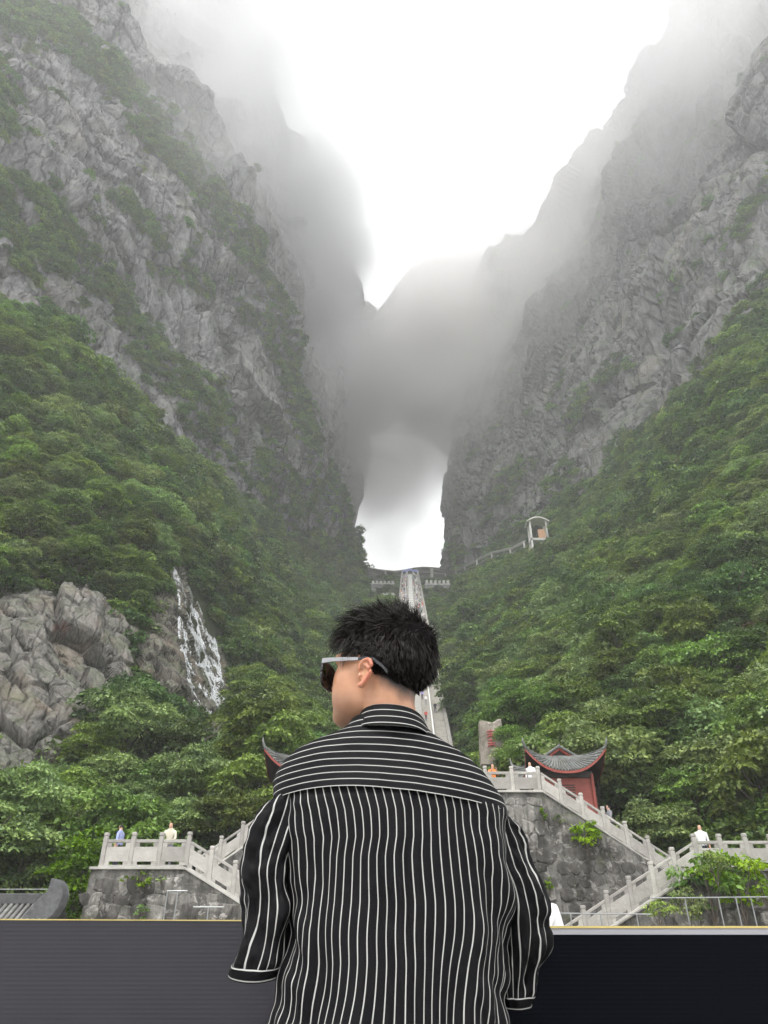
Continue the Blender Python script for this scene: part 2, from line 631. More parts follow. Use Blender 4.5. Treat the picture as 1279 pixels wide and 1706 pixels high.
def rotm(ax, ay, az, s=(1, 1, 1)):
    e = Euler((math.radians(ax), math.radians(ay), math.radians(az))).to_matrix()
    return np.diag(s) @ np.array(e)

SZ = [(34, 5.0, 7.0, 2.0), (12, 2.6, 3.0, 1.2), (4.5, 1.1, 1.2, 0.5), (1.8, 0.5, 0.5, 0.2)]
left_cols = [
    [(-420, 380, 74), (-470, 240, 77), (-540, 60, 80), (-640, -150, 84)],
    [(-250, 500, 86), (-290, 360, 88), (-340, 220, 90), (-400, 60, 92), (-480, -120, 94), (-600, -340, 98)],
    [(0, 570, 92), (-20, 440, 95), (-60, 320, 97), (-110, 160, 99), (-180, 0, 101), (-270, -180, 104)],
    [(150, 690, 112), (130, 540, 114), (100, 420, 115), (60, 280, 116), (0, 120, 117), (-90, -70, 119)],
    [(270, 830, 142), (250, 660, 142), (220, 540, 140), (180, 400, 137), (120, 250, 133), (50, 80, 130), (-60, -110, 128)],
    [(400, 890, 190), (380, 740, 182), (350, 610, 172), (310, 490, 163), (250, 350, 153), (180, 200, 146), (80, 0, 139), (0, -150, 136)],
    [(500, 945, 258), (480, 800, 234), (450, 690, 214), (430, 580, 202), (390, 470, 184), (320, 330, 168), (230, 150, 155), (130, -60, 146)],
    [(613, 960, 332), (598, 870, 314), (558, 750, 280), (506, 655, 244), (497, 560, 226), (432, 430, 196), (335, 230, 172), (205, 0, 154), (150, -100, 150)],
]
AL = rotm(0, 35, 15, (1.0, 1.0, 0.42))
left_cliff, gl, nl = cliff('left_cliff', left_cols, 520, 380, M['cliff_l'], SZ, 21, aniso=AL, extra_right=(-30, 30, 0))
right_cols = [
    [(735, 960, 346), (741, 860, 345), (748, 780, 347), (765, 690, 350), (785, 590, 354), (805, 432, 360)],
    [(850, 915, 278), (852, 800, 282), (857, 700, 290), (862, 600, 300), (866, 500, 315), (872, 382, 340)],
    [(950, 880, 228), (955, 750, 232), (960, 640, 240), (966, 520, 252), (970, 400, 268), (968, 250, 290)],
    [(1060, 800, 180), (1065, 660, 186), (1070, 550, 195), (1075, 430, 206), (1076, 280, 218), (1072, 90, 234)],
    [(1170, 715, 140), (1180, 570, 148), (1185, 450, 157), (1190, 320, 166), (1196, 150, 176), (1205, -110, 188)],
    [(1279, 600, 124), (1290, 440, 131), (1300, 310, 138), (1312, 170, 145), (1332, 0, 152), (1372, -220, 160)],
    [(1500, 510, 108), (1530, 340, 114), (1560, 200, 120), (1600, 50, 126), (1650, -150, 132), (1750, -450, 140)],
    [(1700, 480, 90), (1750, 300, 94), (1800, 150, 98), (1860, -50, 103), (1950, -300, 110)],
]
AR = rotm(0, -32, -20, (1.0, 1.0, 0.42))
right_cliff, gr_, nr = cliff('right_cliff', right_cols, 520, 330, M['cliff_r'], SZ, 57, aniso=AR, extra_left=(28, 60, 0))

def wcol(rim, base):
    a, b = np.array(rim), np.array(base)
    return [a * (1 - t) + b * t for t in np.linspace(0, 1, 6)]
back = []
for (px, py, D), (dx, dy, zb) in [
        ((60, -420, 150), (14, -8, 150)), ((220, -260, 160), (14, -8, 150)), ((340, -120, 178), (14, -8, 150)), ((440, 0, 200), (16, -10, 150)), ((480, 190, 240), (14, -10, 150)), ((520, 290, 270), (12, -10, 150)),
        ((546, 400, 312), (8, -8, 155)), ((582, 462, 345), (-2, -6, 160)), ((620, 520, 375), (2, -8, 318)), ((688, 442, 398), (0, -8, 335)),
        ((742, 428, 400), (0, -8, 325)), ((800, 435, 386), (0, -6, 300)), ((850, 400, 386), (-10, 0, 160))]:
    r = P(px, py, D)
    back.append(wcol(r, (r[0] + dx, r[1] + dy, zb)))
back = np.array(back)
g = crom(back, 200)
under_row = g[:, -1:, :] + np.array([[[0, 45, 4]]])
g = np.concatenate([np.transpose(crom(np.transpose(g, (1, 0, 2)), 120), (1, 0, 2)), under_row], 1)
nb = grid_normals(g)
if nb[100, 60, 1] > 0:
    nb = -nb
g = g + nb * (fbm(g / 45.0, 4, 5) * 6 + rock_disp(g, SZ[:3], 88))[..., None]
g_back = g
structure(grid_obj('back_cliff', g, M['cliff_b']))

# rock outcrop and the wet rock of the waterfall: relief patches standing proud of the slope
def rock_patch(name, poly, seed, mat, bulge, sizes, aniso, n=(190, 190), edge=22.0, ddep=0.0):
    poly = np.array(poly, float)
    x0, y0 = poly.min(0) - 30
    x1, y1 = poly.max(0) + 30
    xs, ys = np.linspace(x0, x1, n[0]), np.linspace(y0, y1, n[1])
    X, Y = np.meshgrid(xs, ys, indexing='ij')
    inside = np.zeros(X.shape, bool)
    dist = np.full(X.shape, 1e9)
    m = len(poly)
    for i in range(m):
        a, b = poly[i], poly[(i + 1) % m]
        cond = ((a[1] > Y) != (b[1] > Y)) & (X < (b[0] - a[0]) * (Y - a[1]) / (b[1] - a[1] + 1e-9) + a[0])
        inside ^= cond
        ab = b - a
        t = np.clip(((X - a[0]) * ab[0] + (Y - a[1]) * ab[1]) / (ab @ ab), 0, 1)
        dist = np.minimum(dist, np.hypot(X - a[0] - t * ab[0], Y - a[1] - t * ab[1]))
    sd = np.where(inside, dist, -dist)
    k = np.clip(sd / edge, -1.2, 1.0)
    D = np.vectorize(hill_D)(X, Y)
    D = D + ddep - bulge * np.sign(k) * np.abs(k) ** 0.6
    g = PA(X, Y, D)
    nn = grid_normals(g)
    if nn[n[0] // 2, n[1] // 2, 1] > 0:
        nn = -nn
    g = g + nn * rock_disp(g, sizes, seed, aniso)[..., None]
    return structure(grid_obj(name, g, mat)), g, X, Y

OUT_POLY = [(-150, 1010), (20, 992), (70, 975), (150, 985), (205, 1030), (240, 1050), (226, 1120), (195, 1190), (140, 1240), (80, 1300), (0, 1335), (-150, 1350)]
WF_POLY = [(250, 955), (300, 925), (352, 985), (384, 1055), (398, 1130), (396, 1200), (388, 1280), (345, 1266), (310, 1190), (262, 1160), (225, 1120), (235, 1040)]
_s1 = P(100, 1048, hill_D(100, 1048) - 3.0)
_s2 = P(88, 1106, hill_D(88, 1106) - 3.0)
M['outcrop'] = rock_material('outcrop_rock', (0.07, 0.066, 0.06), (0.27, 0.258, 0.235), (0, math.radians(35), 0), 0.35, 0.3, 4.0,
                             stains=((tuple(_s1), 0.9, (0.36, 0.13, 0.10)), (tuple(_s2), 0.8, (0.38, 0.15, 0.12))))
M['wetrock'] = rock_material('wet_rock', (0.055, 0.05, 0.045), (0.20, 0.185, 0.16), (0, math.radians(12), 0), 0.5, 0.35, 4.0)
outcrop, og, _, _ = rock_patch('rock_outcrop', OUT_POLY, 131, M['outcrop'], 3.0, [(4.2, 1.5, 2.2, 0.5), (1.7, 0.45, 0.5, 0.18)], rotm(0, 40, 0, (1.35, 1, 0.5)), edge=26, n=(260, 260))
wfrock, wg, wX, wY = rock_patch('waterfall_rock', WF_POLY, 77, M['wetrock'], 4.5, [(3.0, 0.6, 0.9, 0.3), (1.1, 0.3, 0.35, 0.12)], rotm(0, 15, 0, (1, 1, 0.6)), ddep=-1.5)
# ------------------------------------------------------------------ vegetation
def leaf_cloud(seed, H, R, nclump, nleaf, leaf, flat=0.55, base=0.25, shell=0.55, droop=0.35):
    """verts/faces/tint of a crown: dome-shaped clumps of folded leaves set through the crown's volume"""
    r = np.random.default_rng(seed)
    V, T = [], []
    k = 0
    while k < nclump:
        u = r.normal(size=3)
        u /= np.linalg.norm(u)
        rad = r.uniform(shell, 1.0)
        if u[2] < -0.35 and r.random() < 0.7:
            continue
        lump = 0.78 + 0.34 * math.sin(3 * math.atan2(u[1], u[0]) + seed) * (1 - abs(u[2])) + r.uniform(-0.12, 0.12)
        c = np.array([u[0] * R * rad * lump, u[1] * R * rad * lump, H * (base + (1 - base) * (0.5 + 0.5 * u[2] * rad))])
        cr = R * r.uniform(0.20, 0.36)
        n = int(nleaf * r.uniform(0.7, 1.3))
        th = r.uniform(0, 2 * math.pi, n)
        q = np.sqrt(r.uniform(0, 1, n))
        out = u[:2] * 0.35
        x = c[0] + cr * q * np.cos(th) + out[0] * cr
        y = c[1] + cr * q * np.sin(th) + out[1] * cr
        z = c[2] + cr * flat * (1 - q ** 2) * r.uniform(0.35, 1.0, n) - cr * 0.25 * q
        pos = np.stack([x, y, z], -1)
        d = np.stack([np.cos(th) * q + out[0], np.sin(th) * q + out[1], -droop * q + r.normal(0, 0.25, n)], -1) + r.normal(0, 0.35, (n, 3))
        d /= np.linalg.norm(d, axis=1, keepdims=True)
        upv = np.array([0, 0, 1.0]) + r.normal(0, 0.35, (n, 3))
        side = np.cross(d, upv)
        side /= np.maximum(np.linalg.norm(side, axis=1, keepdims=True), 1e-6)
        nrm = np.cross(side, d)
        ln = leaf * r.uniform(0.7, 1.35, n)[:, None]
        w = ln * 0.30
        a = pos
        b_ = pos + d * ln * 0.5 + side * w - nrm * w * 0.25
        e = pos + d * ln - nrm * ln * 0.12
        f = pos + d * ln * 0.5 - side * w - nrm * w * 0.25
        V.append(np.stack([a, b_, e, f], 1).reshape(-1, 3))
        ct = r.uniform(0.0, 0.85)
        t = np.clip(ct + r.normal(0, 0.13, n) + 0.18 * (q - 0.4), 0, 1)
        T.append(np.repeat(t, 4))
        k += 1
    V = np.concatenate(V)
    T = np.concatenate(T)
    F = np.arange(len(V)).reshape(-1, 4)
    return V, F, T

def leaf_mesh(name, mat, *a, **kw):
    V, F, T = leaf_cloud(*a, **kw)
    me = mesh_from(name, V, F, 4, False)
    at = me.attributes.new('tint', 'FLOAT', 'POINT')
    at.data.foreach_set('value', T.astype(np.float32))
    me.materials.append(mat)
    return me

def trunk_mesh(seed, H, R):
    r = random.Random(seed)
    m = MB()
    top = (r.uniform(-0.3, 0.3), r.uniform(-0.3, 0.3), H * 0.72)
    mid = (top[0] * 0.3 + r.uniform(-0.15, 0.15), top[1] * 0.3, H * 0.34)
    m.tube([(0, 0, -1.2), (0, 0, 0.0), mid, top], [0.17, 0.14, 0.10, 0.03], 7)
    for k in range(6):
        a = r.uniform(0, 6.28)
        z0 = H * r.uniform(0.28, 0.6)
        e = (math.cos(a) * R * 0.75, math.sin(a) * R * 0.75, z0 + H * r.uniform(0.12, 0.3))
        s0 = (top[0] * z0 / top[2], top[1] * z0 / top[2], z0)
        mm = tuple((p + q) / 2 + (0.12 if i == 2 else 0) for i, (p, q) in enumerate(zip(s0, e)))
        m.tube([s0, mm, e], [0.06, 0.04, 0.012], 5)
    return m.mesh('trunk', True)

KINDS = []   # (crown mesh, trunk mesh, label)
spec = [('leaf_a', 5.2, 2.5, 'broadleaf tree with mid green leaves'),
        ('leaf_a', 6.0, 2.2, 'tall narrow green tree'),
        ('leaf_b', 5.0, 2.7, 'wide tree with pale grey green leaves'),
        ('leaf_b', 4.2, 2.1, 'small pale green rounded tree'),
        ('leaf_c', 5.4, 2.5, 'dark green dense tree'),
        ('leaf_c', 4.0, 2.3, 'low dark green spreading tree')]
for i, (mk, H, R, lab) in enumerate(spec):
    cm = leaf_mesh('crown', M[mk], 40 + i, H, R, 60, 125, 0.205)
    tm = trunk_mesh(i, H, R)
    tm.materials.append(M['bark'])
    KINDS.append((cm, tm, lab))

# low-detail prototypes for the far woods and the shrubs on the cliffs (kept in a hidden library collection)
lib = bpy.data.collections.new('plant_library')
def lib_obj(name, me):
    o = bpy.data.objects.new(name, me)
    lib.objects.link(o)
    return o
for i, mk in enumerate(('leaf_a', 'leaf_b', 'leaf_c', 'leaf_a', 'leaf_c')):
    lib_obj('a_far_tree_%d' % i, leaf_mesh('far_crown', M[mk], 140 + i, 5.0, 2.5, 46, 62, 0.37))
for i, (cm, tm, lab) in enumerate(KINDS[:5]):
    lib_obj('b_near_tree_%d' % i, cm)
shr = bpy.data.collections.new('shrub_library')
for i, mk in enumerate(('leaf_c', 'leaf_a', 'leaf_c')):
    o = bpy.data.objects.new('shrub_%d' % i, leaf_mesh('shrub_crown', M[mk], 240 + i, 1.6, 1.5, 20, 44, 0.30, base=0.0, droop=0.6))
    shr.objects.link(o)

def scatter_object(name, pts, scl, rot, idx, coll):
    """one 'stuff' object: plants from a library set out on points by geometry nodes"""
    me = bpy.data.meshes.new(name)
    me.vertices.add(len(pts))
    me.vertices.foreach_set('co', np.asarray(pts, np.float32).ravel())
    for nm, typ, arr in (('scl', 'FLOAT', scl), ('rotz', 'FLOAT', rot), ('pick', 'INT', idx)):
        at = me.attributes.new(nm, typ, 'POINT')
        at.data.foreach_set('value', np.asarray(arr, np.int32 if typ == 'INT' else np.float32))
    me.update()
    o = link(name, me)
    ng = bpy.data.node_groups.new(name + '_nodes', 'GeometryNodeTree')
    ng.interface.new_socket('Geometry', in_out='INPUT', socket_type='NodeSocketGeometry')
    ng.interface.new_socket('Geometry', in_out='OUTPUT', socket_type='NodeSocketGeometry')
    nd, lk = ng.nodes, ng.links
    gi, go = nd.new('NodeGroupInput'), nd.new('NodeGroupOutput')
    ci = nd.new('GeometryNodeCollectionInfo')
    ci.inputs['Collection'].default_value = coll
    ci.inputs['Separate Children'].default_value = True
    ci.inputs['Reset Children'].default_value = True
    ip = nd.new('GeometryNodeInstanceOnPoints')
    ip.inputs['Pick Instance'].default_value = True
    def attr(nm, typ):
        a = nd.new('GeometryNodeInputNamedAttribute')
        a.data_type = typ
        a.inputs['Name'].default_value = nm
        return a.outputs['Attribute']
    cx = nd.new('ShaderNodeCombineXYZ')
    lk.new(attr('rotz', 'FLOAT'), cx.inputs['Z'])
    lk.new(gi.outputs[0], ip.inputs['Points'])
    lk.new(ci.outputs[0], ip.inputs['Instance'])
    lk.new(attr('pick', 'INT'), ip.inputs['Instance Index'])
    lk.new(cx.outputs[0], ip.inputs['Rotation'])
    lk.new(attr('scl', 'FLOAT'), ip.inputs['Scale'])
    lk.new(ip.outputs[0], go.inputs[0])
    md = o.modifiers.new('scatter', 'NODES')
    md.node_group = ng
    o['kind'] = 'stuff'
    return o

def in_poly(x, y, poly):
    r = False
    n = len(poly)
    for i in range(n):
        (ax, ay), (bx, by) = poly[i], poly[(i + 1) % n]
        if (ay > y) != (by > y) and x < (bx - ax) * (y - ay) / (by - ay + 1e-9) + ax:
            r = not r
    return r

# sample the hillside by area
nu, nv = hill.shape[:2]
q = hill
area = np.linalg.norm(np.cross(q[1:, :-1] - q[:-1, :-1], q[:-1, 1:] - q[:-1, :-1]), axis=-1)
cand_n = 60000
flat = rng.choice(area.size, cand_n, p=area.ravel() / area.sum())
ci, cj = np.unravel_index(flat, area.shape)
ru, rv = rng.random(cand_n), rng.random(cand_n)
cand = (q[ci, cj] * ((1 - ru) * (1 - rv))[:, None] + q[ci + 1, cj] * (ru * (1 - rv))[:, None] + q[ci, cj + 1] * ((1 - ru) * rv)[:, None] + q[ci + 1, cj + 1] * (ru * rv)[:, None])
big = fbm(cand / 22.0, 3, 400)
grid = {}
trees = []
WATER_CLEAR = [(284, 945), (302, 940), (345, 1000), (368, 1080), (382, 1170), (386, 1275), (352, 1275), (335, 1205), (300, 1165), (240, 1140), (238, 1060), (262, 1000)]
OUT_CLEAR = [(-100, 1030), (30, 1000), (70, 985), (140, 998), (190, 1040), (224, 1060), (208, 1130), (180, 1180), (130, 1225), (70, 1285), (0, 1315), (-100, 1330)]
FAR_CLEAR = [(608, 930), (680, 936), (770, 930), (830, 900), (875, 870), (885, 858), (915, 858), (920, 905), (880, 915), (835, 932), (765, 968), (754, 1004), (612, 1004)]
PLAT_CLEAR = [(720, 1040), (748, 1040), (748, 1072), (720, 1072)]
STELE_CLEAR = [(796, 1200), (826, 1200), (822, 1262), (796, 1262)]
for k in range(cand_n):
    p = cand[k]
    if p[1] < (40 if -13 < p[0] < 16 else 30) or p[2] < 1.5:
        continue
    hw = 6.6 if p[1] < 200 else 7.4
    ax = axis_x(p[1])
    if abs(p[0] - ax) < hw and p[1] < 350:
        continue
    if p[1] < 44 and -12 < p[0] < 14:
        continue
    if p[1] < 74 and abs(p[0] - ax) < 9.5 and p[2] < 12:
        continue
    rad = 1.9 + 0.005 * p[1] + 0.6 * rng.random()
    gx, gy, gz = int(p[0] // 3), int(p[1] // 3), int(p[2] // 3)
    ok = True
    for a in (-1, 0, 1):
        for b in (-1, 0, 1):
            for c in (-1, 0, 1):
                for (qq, rr) in grid.get((gx + a, gy + b, gz + c), ()):
                    if (qq[0] - p[0]) ** 2 + (qq[1] - p[1]) ** 2 + (qq[2] - p[2]) ** 2 < rad * rad:
                        ok = False
                        break
                if not ok: break
            if not ok: break
        if not ok: break
    if not ok:
        continue
    s = rng.uniform(0.75, 1.5) * (1.0 + 0.15 * big[k])
    top = p + np.array([0, 0, 4.2 * s])
    px, py, dep = proj(np.array([p, p + np.array([0, 0, 2.5 * s]), top]))
    bad = False
    for a, b in zip(px, py):
        for e in (-16, 0, 16):
            if in_poly(a + e, b, OUT_CLEAR) or in_poly(a + e * 1.2, b, WATER_CLEAR) or in_poly(a + e * 1.3, b, STELE_CLEAR):
                bad = True
            if p[1] > 140 and in_poly(a + e * 0.5, b, FAR_CLEAR) or in_poly(a + e * 0.5, b, PLAT_CLEAR):
                bad = True
    if bad:
        continue
    grid.setdefault((gx, gy, gz), []).append((p, rad))
    kind = int(np.clip((big[k] * 2.6 + 3 + rng.normal(0, 1.3)), 0, 5.99))
    inframe = (-60 < px[1] < 1340) and (-60 < py[1] < 1560)
    trees.append((dep[1] / s, p, s, rng.uniform(0, 6.28), kind, inframe))
trees.sort(key=lambda t: (not t[5], t[0]))
print('trees', len(trees))
near = trees[:300]
MARKS = [('above the pale rock outcrop', (100, 930), 130), ('below the pale rock outcrop', (90, 1370), 110), ('beside the waterfall', (340, 1100), 110),
         ('below the waterfall', (330, 1330), 90), ('behind the red pavilion', (940, 1200), 90), ('beside the standing stone', (830, 1170), 70), ('above the level balustrade', (1230, 1340), 110)]
def tree_zone(p):
    x, y, _ = proj(p + np.array([0, 0, 2.5]))
    best = None
    for nm, c, rr in MARKS:
        d = math.hypot(x - c[0], y - c[1]) / rr
        if d < 1 and (best is None or d < best[0]):
            best = (d, nm)
    if best:
        return best[1]
    return 'on the slope with the waterfall' if p[0] < axis_x(p[1]) else 'on the slope with the viewing tower'
farp = trees[300:]
protos = {}
for dep, p, s, rz, kind, _ in near:
    cm, tm, lab = KINDS[kind]
    t = empty('tree', tuple(p - np.array([0, 0, 0.25])), rz)
    t.scale = (s, s, s * rng.uniform(0.88, 1.12))
    zone = tree_zone(p)
    tag(t, lab + ' ' + zone, 'tree', 'trees ' + zone)
    link('trunk', tm, None, t)
    link('crown', cm, None, t)
scatter_object('forest', [t[1] - np.array([0, 0, 0.3]) for t in farp], [t[2] * (1.0 + 0.0012 * t[1][1]) for t in farp], [t[3] for t in farp], [(t[4] % 5) + (5 if t[1][1] < 100 else 0) for t in farp], lib)['label'] = 'unbroken green woodland covering both slopes of the gorge'

# understorey so that no bare soil shows between the crowns
us = []
for k in range(0, cand_n, 5):
    p = cand[k]
    if p[1] < (41 if -13 < p[0] < 16 else 30) or p[2] < 1.0 or abs(p[0] - axis_x(p[1])) < 5.2:
        continue
    if p[1] < 74 and abs(p[0] - axis_x(p[1])) < 9.5 and p[2] < 12:
        continue
    px, py, _ = proj(p + np.array([0, 0, 0.8]))
    if in_poly(px, py, OUT_CLEAR) or in_poly(px, py, WATER_CLEAR) or (p[1] > 140 and in_poly(px, py + 3, FAR_CLEAR) and rng.random() < 0.8) or in_poly(px, py, PLAT_CLEAR):
        continue
    us.append(p)
us = np.array(us)
scatter_object('undergrowth', us, rng.uniform(0.7, 1.5, len(us)), rng.uniform(0, 6.28, len(us)), rng.integers(0, 3, len(us)), shr)['label'] = 'low green undergrowth covering the soil between trees'

# plants on the cliffs: ledges (drawn as bands on the cliff faces) and scattered tufts
BANDS_L = [([(30, -20), (120, 60), (190, 130), (250, 210), (330, 290), (400, 390), (450, 470), (490, 545), (497, 610)], 26, 1.0),
           ([(-10, 120), (10, 200), (50, 290), (90, 370), (130, 430), (190, 480), (235, 550)], 26, 0.9),
           ([(-10, 300), (30, 380), (60, 440)], 34, 0.7), ([(200, 330), (260, 400), (345, 490)], 12, 0.7),
           ([(250, 590), (300, 640), (350, 660), (400, 720), (450, 790), (510, 860), (560, 915)], 30, 0.9),
           ([(500, 640), (520, 720), (555, 790), (590, 870), (606, 930)], 26, 1.0),
           ([(420, 520), (470, 590), (490, 640)], 22, 0.7), ([(0, 20), (60, 40)], 40, 0.6),
           ([(-10, 545), (70, 590), (150, 660), (220, 740), (290, 800), (400, 860), (500, 925)], 26, 1.0), ([(300, 650), (340, 720), (420, 790)], 24, 0.55)]
BANDS_R = [([(1290, 290), (1255, 330), (1230, 400)], 14, 0.8), ([(1290, 480), (1240, 545), (1200, 600)], 24, 0.8), ([(1140, 455), (1095, 520)], 12, 0.7),
           ([(1050, 590), (1010, 635)], 16, 0.9), ([(975, 655), (950, 700)], 14, 0.8), ([(880, 780), (830, 835)], 18, 0.9), ([(950, 790), (920, 820)], 18, 0.7),
           ([(1279, 570), (1180, 680), (1090, 755), (1000, 835), (940, 870), (850, 905), (770, 945)], 24, 1.0), ([(800, 860), (760, 930)], 18, 0.8), ([(1180, 620), (1100, 720)], 20, 0.5)]
def cliff_points(g, bands, n_rand, seed, margin=4):
    r = np.random.default_rng(seed)
    px, py, dep = proj(g)
    out = []
    ok = (px > -80) & (px < 1360) & (py > -80) & (py < 980) & (dep > 0)
    dens = np.zeros(px.shape)
    for line, w, s in bands:
        d = np.full(px.shape, 1e9)
        for a, b in zip(line[:-1], line[1:]):
            a, b = np.array(a, float), np.array(b, float)
            ab = b - a
            t = np.clip(((px - a[0]) * ab[0] + (py - a[1]) * ab[1]) / (ab @ ab), 0, 1)
            d = np.minimum(d, np.hypot(px - a[0] - t * ab[0], py - a[1] - t * ab[1]))
        dens = np.maximum(dens, s * np.clip(1.4 - d / w, 0, 1))
    nz = fbm(g / 16.0, 4, seed)
    dens = np.clip(dens * np.clip(0.9 + 1.0 * nz, 0, 1.3), 0, 1)
    dens2 = np.clip((nz - 0.42) * 1.3, 0, 1) * 0.28
    dens = np.where(ok, np.maximum(dens, dens2), 0)
    pr = r.random(px.shape) < dens * n_rand
    return g[pr]
cl = cliff_points(gl, BANDS_L, 0.20, 3)
cr = cliff_points(gr_, BANDS_R, 0.16, 4)
cp = np.concatenate([cl, cr])
print('cliff plants', len(cp))
scatter_object('cliff_shrubs', cp - np.array([0, 0, 0.3]), rng.uniform(0.6, 1.5, len(cp)) * (0.9 + cp[:, 1] / 500.0), rng.uniform(0, 6.28, len(cp)), rng.integers(0, 3, len(cp)), shr)['label'] = 'shrubs and grass clinging to ledges of the grey cliffs'

# dry brown patches and one yellowing crown on the slopes
M['leaf_dry'] = leaf_material('leaf_dry', (0.10, 0.07, 0.035), (0.26, 0.19, 0.10))
M['leaf_gold'] = leaf_material('leaf_gold', (0.16, 0.15, 0.02), (0.40, 0.33, 0.05))
for k, (px, py, mt, sz, lab) in enumerate([(1252, 1120, 'leaf_dry', 1.5, 'dry brown brush on the open slope high above the level balustrade'),
                                           (1262, 1070, 'leaf_dry', 1.3, 'upper patch of dry brown brush on the open slope'),
                                           (1052, 1180, 'leaf_dry', 0.8, 'small dry brown bush in a dark gap of the forest above the pavilion'),
                                           (432, 1046, 'leaf_gold', 1.2, 'yellowing tree among green crowns beyond the waterfall'),
                                           (848, 1262, 'leaf_b', 0.7, 'grey green bush half covering the standing stone'),
                                           (842, 1225, 'leaf_a', 0.6, 'leafy branch bush leaning over the top of the standing stone')]):
    D = hill_D(px, py) - 4.5 if k < 4 else 56.6
    t = empty('bush', tuple(P(px, py, D) - np.array([0, 0, 1.2 * sz])), 0.7 * k)
    t.scale = (sz, sz, sz)
    tag(t, lab, 'bush')
    link('foliage', leaf_mesh('foliage', M[mt], 900 + k, 2.6, 1.9, 34, 90, 0.17, base=0.02), None, t)
    bs = MB()
    for a in range(4):
        bs.tube([(0, 0, -1.0), (math.cos(a * 1.6) * 0.4, math.sin(a * 1.6) * 0.4, 1.0), (math.cos(a * 1.6), math.sin(a * 1.6), 1.9)], [0.05, 0.035, 0.01], 5)
    bs.obj('stem', M['bark'], t)
# ------------------------------------------------------------------ stone terraces, flights and retaining walls
def stone_material(name, lo, hi, moss=0.3, stain=0.5, scale=1.0, lichen=0.0, run=0.0):
    m, nt, b = new_mat(name)
    L = nt.links.new
    geo = N(nt, 'ShaderNodeNewGeometry')
    oi = N(nt, 'ShaderNodeObjectInfo')
    n1 = noise(nt, geo.outputs['Position'], 3.0 * scale, 8, 0.65)
    n2 = noise(nt, geo.outputs['Position'], 0.9 * scale, 6, 0.7, 0.8)
    n3 = noise(nt, geo.outputs['Position'], 14 * scale, 5, 0.7)
    c = ramp(nt, n1.outputs[0], [(0.25, lo), (0.75, hi)])
    mv = N(nt, 'ShaderNodeMapRange')
    L(oi.outputs['Random'], mv.inputs['Value'])
    mv.inputs['To Min'].default_value = 0.78
    mv.inputs['To Max'].default_value = 1.15
    col = mixc(nt, 1.0, c.outputs[0], mv.outputs[0], 'MULTIPLY')
    st = ramp(nt, n2.outputs[0], [(0.46, (0, 0, 0)), (0.62, (1, 1, 1))])
    sf = N(nt, 'ShaderNodeMath', operation='MULTIPLY')
    L(st.outputs[0], sf.inputs[0])
    sf.inputs[1].default_value = stain
    col = mixc(nt, sf.outputs[0], col, tuple(x * 0.28 for x in lo))
    if run:
        mpv = N(nt, 'ShaderNodeMapping')
        mpv.inputs['Scale'].default_value = (1.0, 1.0, 0.16)
        L(geo.outputs['Position'], mpv.inputs[0])
        nr = noise(nt, mpv.outputs[0], 1.6 * scale, 7, 0.7, 0.4)
        rr = ramp(nt, nr.outputs[0], [(0.45, (0, 0, 0)), (0.60, (1, 1, 1))])
        rf = N(nt, 'ShaderNodeMath', operation='MULTIPLY')
        L(rr.outputs[0], rf.inputs[0])
        rf.inputs[1].default_value = run
        col = mixc(nt, rf.outputs[0], col, (0.022, 0.021, 0.019))
    if lichen:
        nl = noise(nt, geo.outputs['Position'], 2.6 * scale, 9, 0.72, 0.6)
        lr = ramp(nt, nl.outputs[0], [(0.55, (0, 0, 0)), (0.63, (1, 1, 1))])
        lf = N(nt, 'ShaderNodeMath', operation='MULTIPLY')
        L(lr.outputs[0], lf.inputs[0])
        lf.inputs[1].default_value = lichen
        col = mixc(nt, lf.outputs[0], col, (0.46, 0.44, 0.41))
    n4 = noise(nt, geo.outputs['Position'], 1.7 * scale, 6, 0.7, 0.3)
    g = ramp(nt, n4.outputs[0], [(0.56, (0, 0, 0)), (0.70, (1, 1, 1))])
    gf = N(nt, 'ShaderNodeMath', operation='MULTIPLY')
    L(g.outputs[0], gf.inputs[0])
    gf.inputs[1].default_value = moss
    col = mixc(nt, gf.outputs[0], col, (0.10, 0.115, 0.04))
    L(col, b.inputs['Base Color'])
    b.inputs['Roughness'].default_value = 0.88
    b.inputs['Specular IOR Level'].default_value = 0.25
    h = N(nt, 'ShaderNodeMath', operation='MULTIPLY_ADD')
    L(n3.outputs[0], h.inputs[0])
    h.inputs[1].default_value = 0.35
    L(n1.outputs[0], h.inputs[2])
    bump(nt, b, h.outputs[0], 0.7, 0.04 / scale)
    return m

M['pale'] = stone_material('pale_carved_stone', (0.30, 0.285, 0.26), (0.43, 0.415, 0.385), 0.08, 0.14)
M['mason'] = stone_material('weathered_masonry', (0.055, 0.052, 0.047), (0.17, 0.162, 0.15), 0.25, 0.6, 1.0, 0.45, 0.7)
M['mason_pale'] = stone_material('limewashed_masonry', (0.12, 0.115, 0.105), (0.34, 0.325, 0.30), 0.22, 0.65, 1.0, 0.7, 0.7)
M['mortar'] = stone_material('mortar', (0.085, 0.082, 0.075), (0.22, 0.212, 0.195), 0.35, 0.7, 1.0, 0.35, 0.75)
M['cap'] = stone_material('coping_stone', (0.32, 0.31, 0.285), (0.50, 0.485, 0.45), 0.25, 0.25)

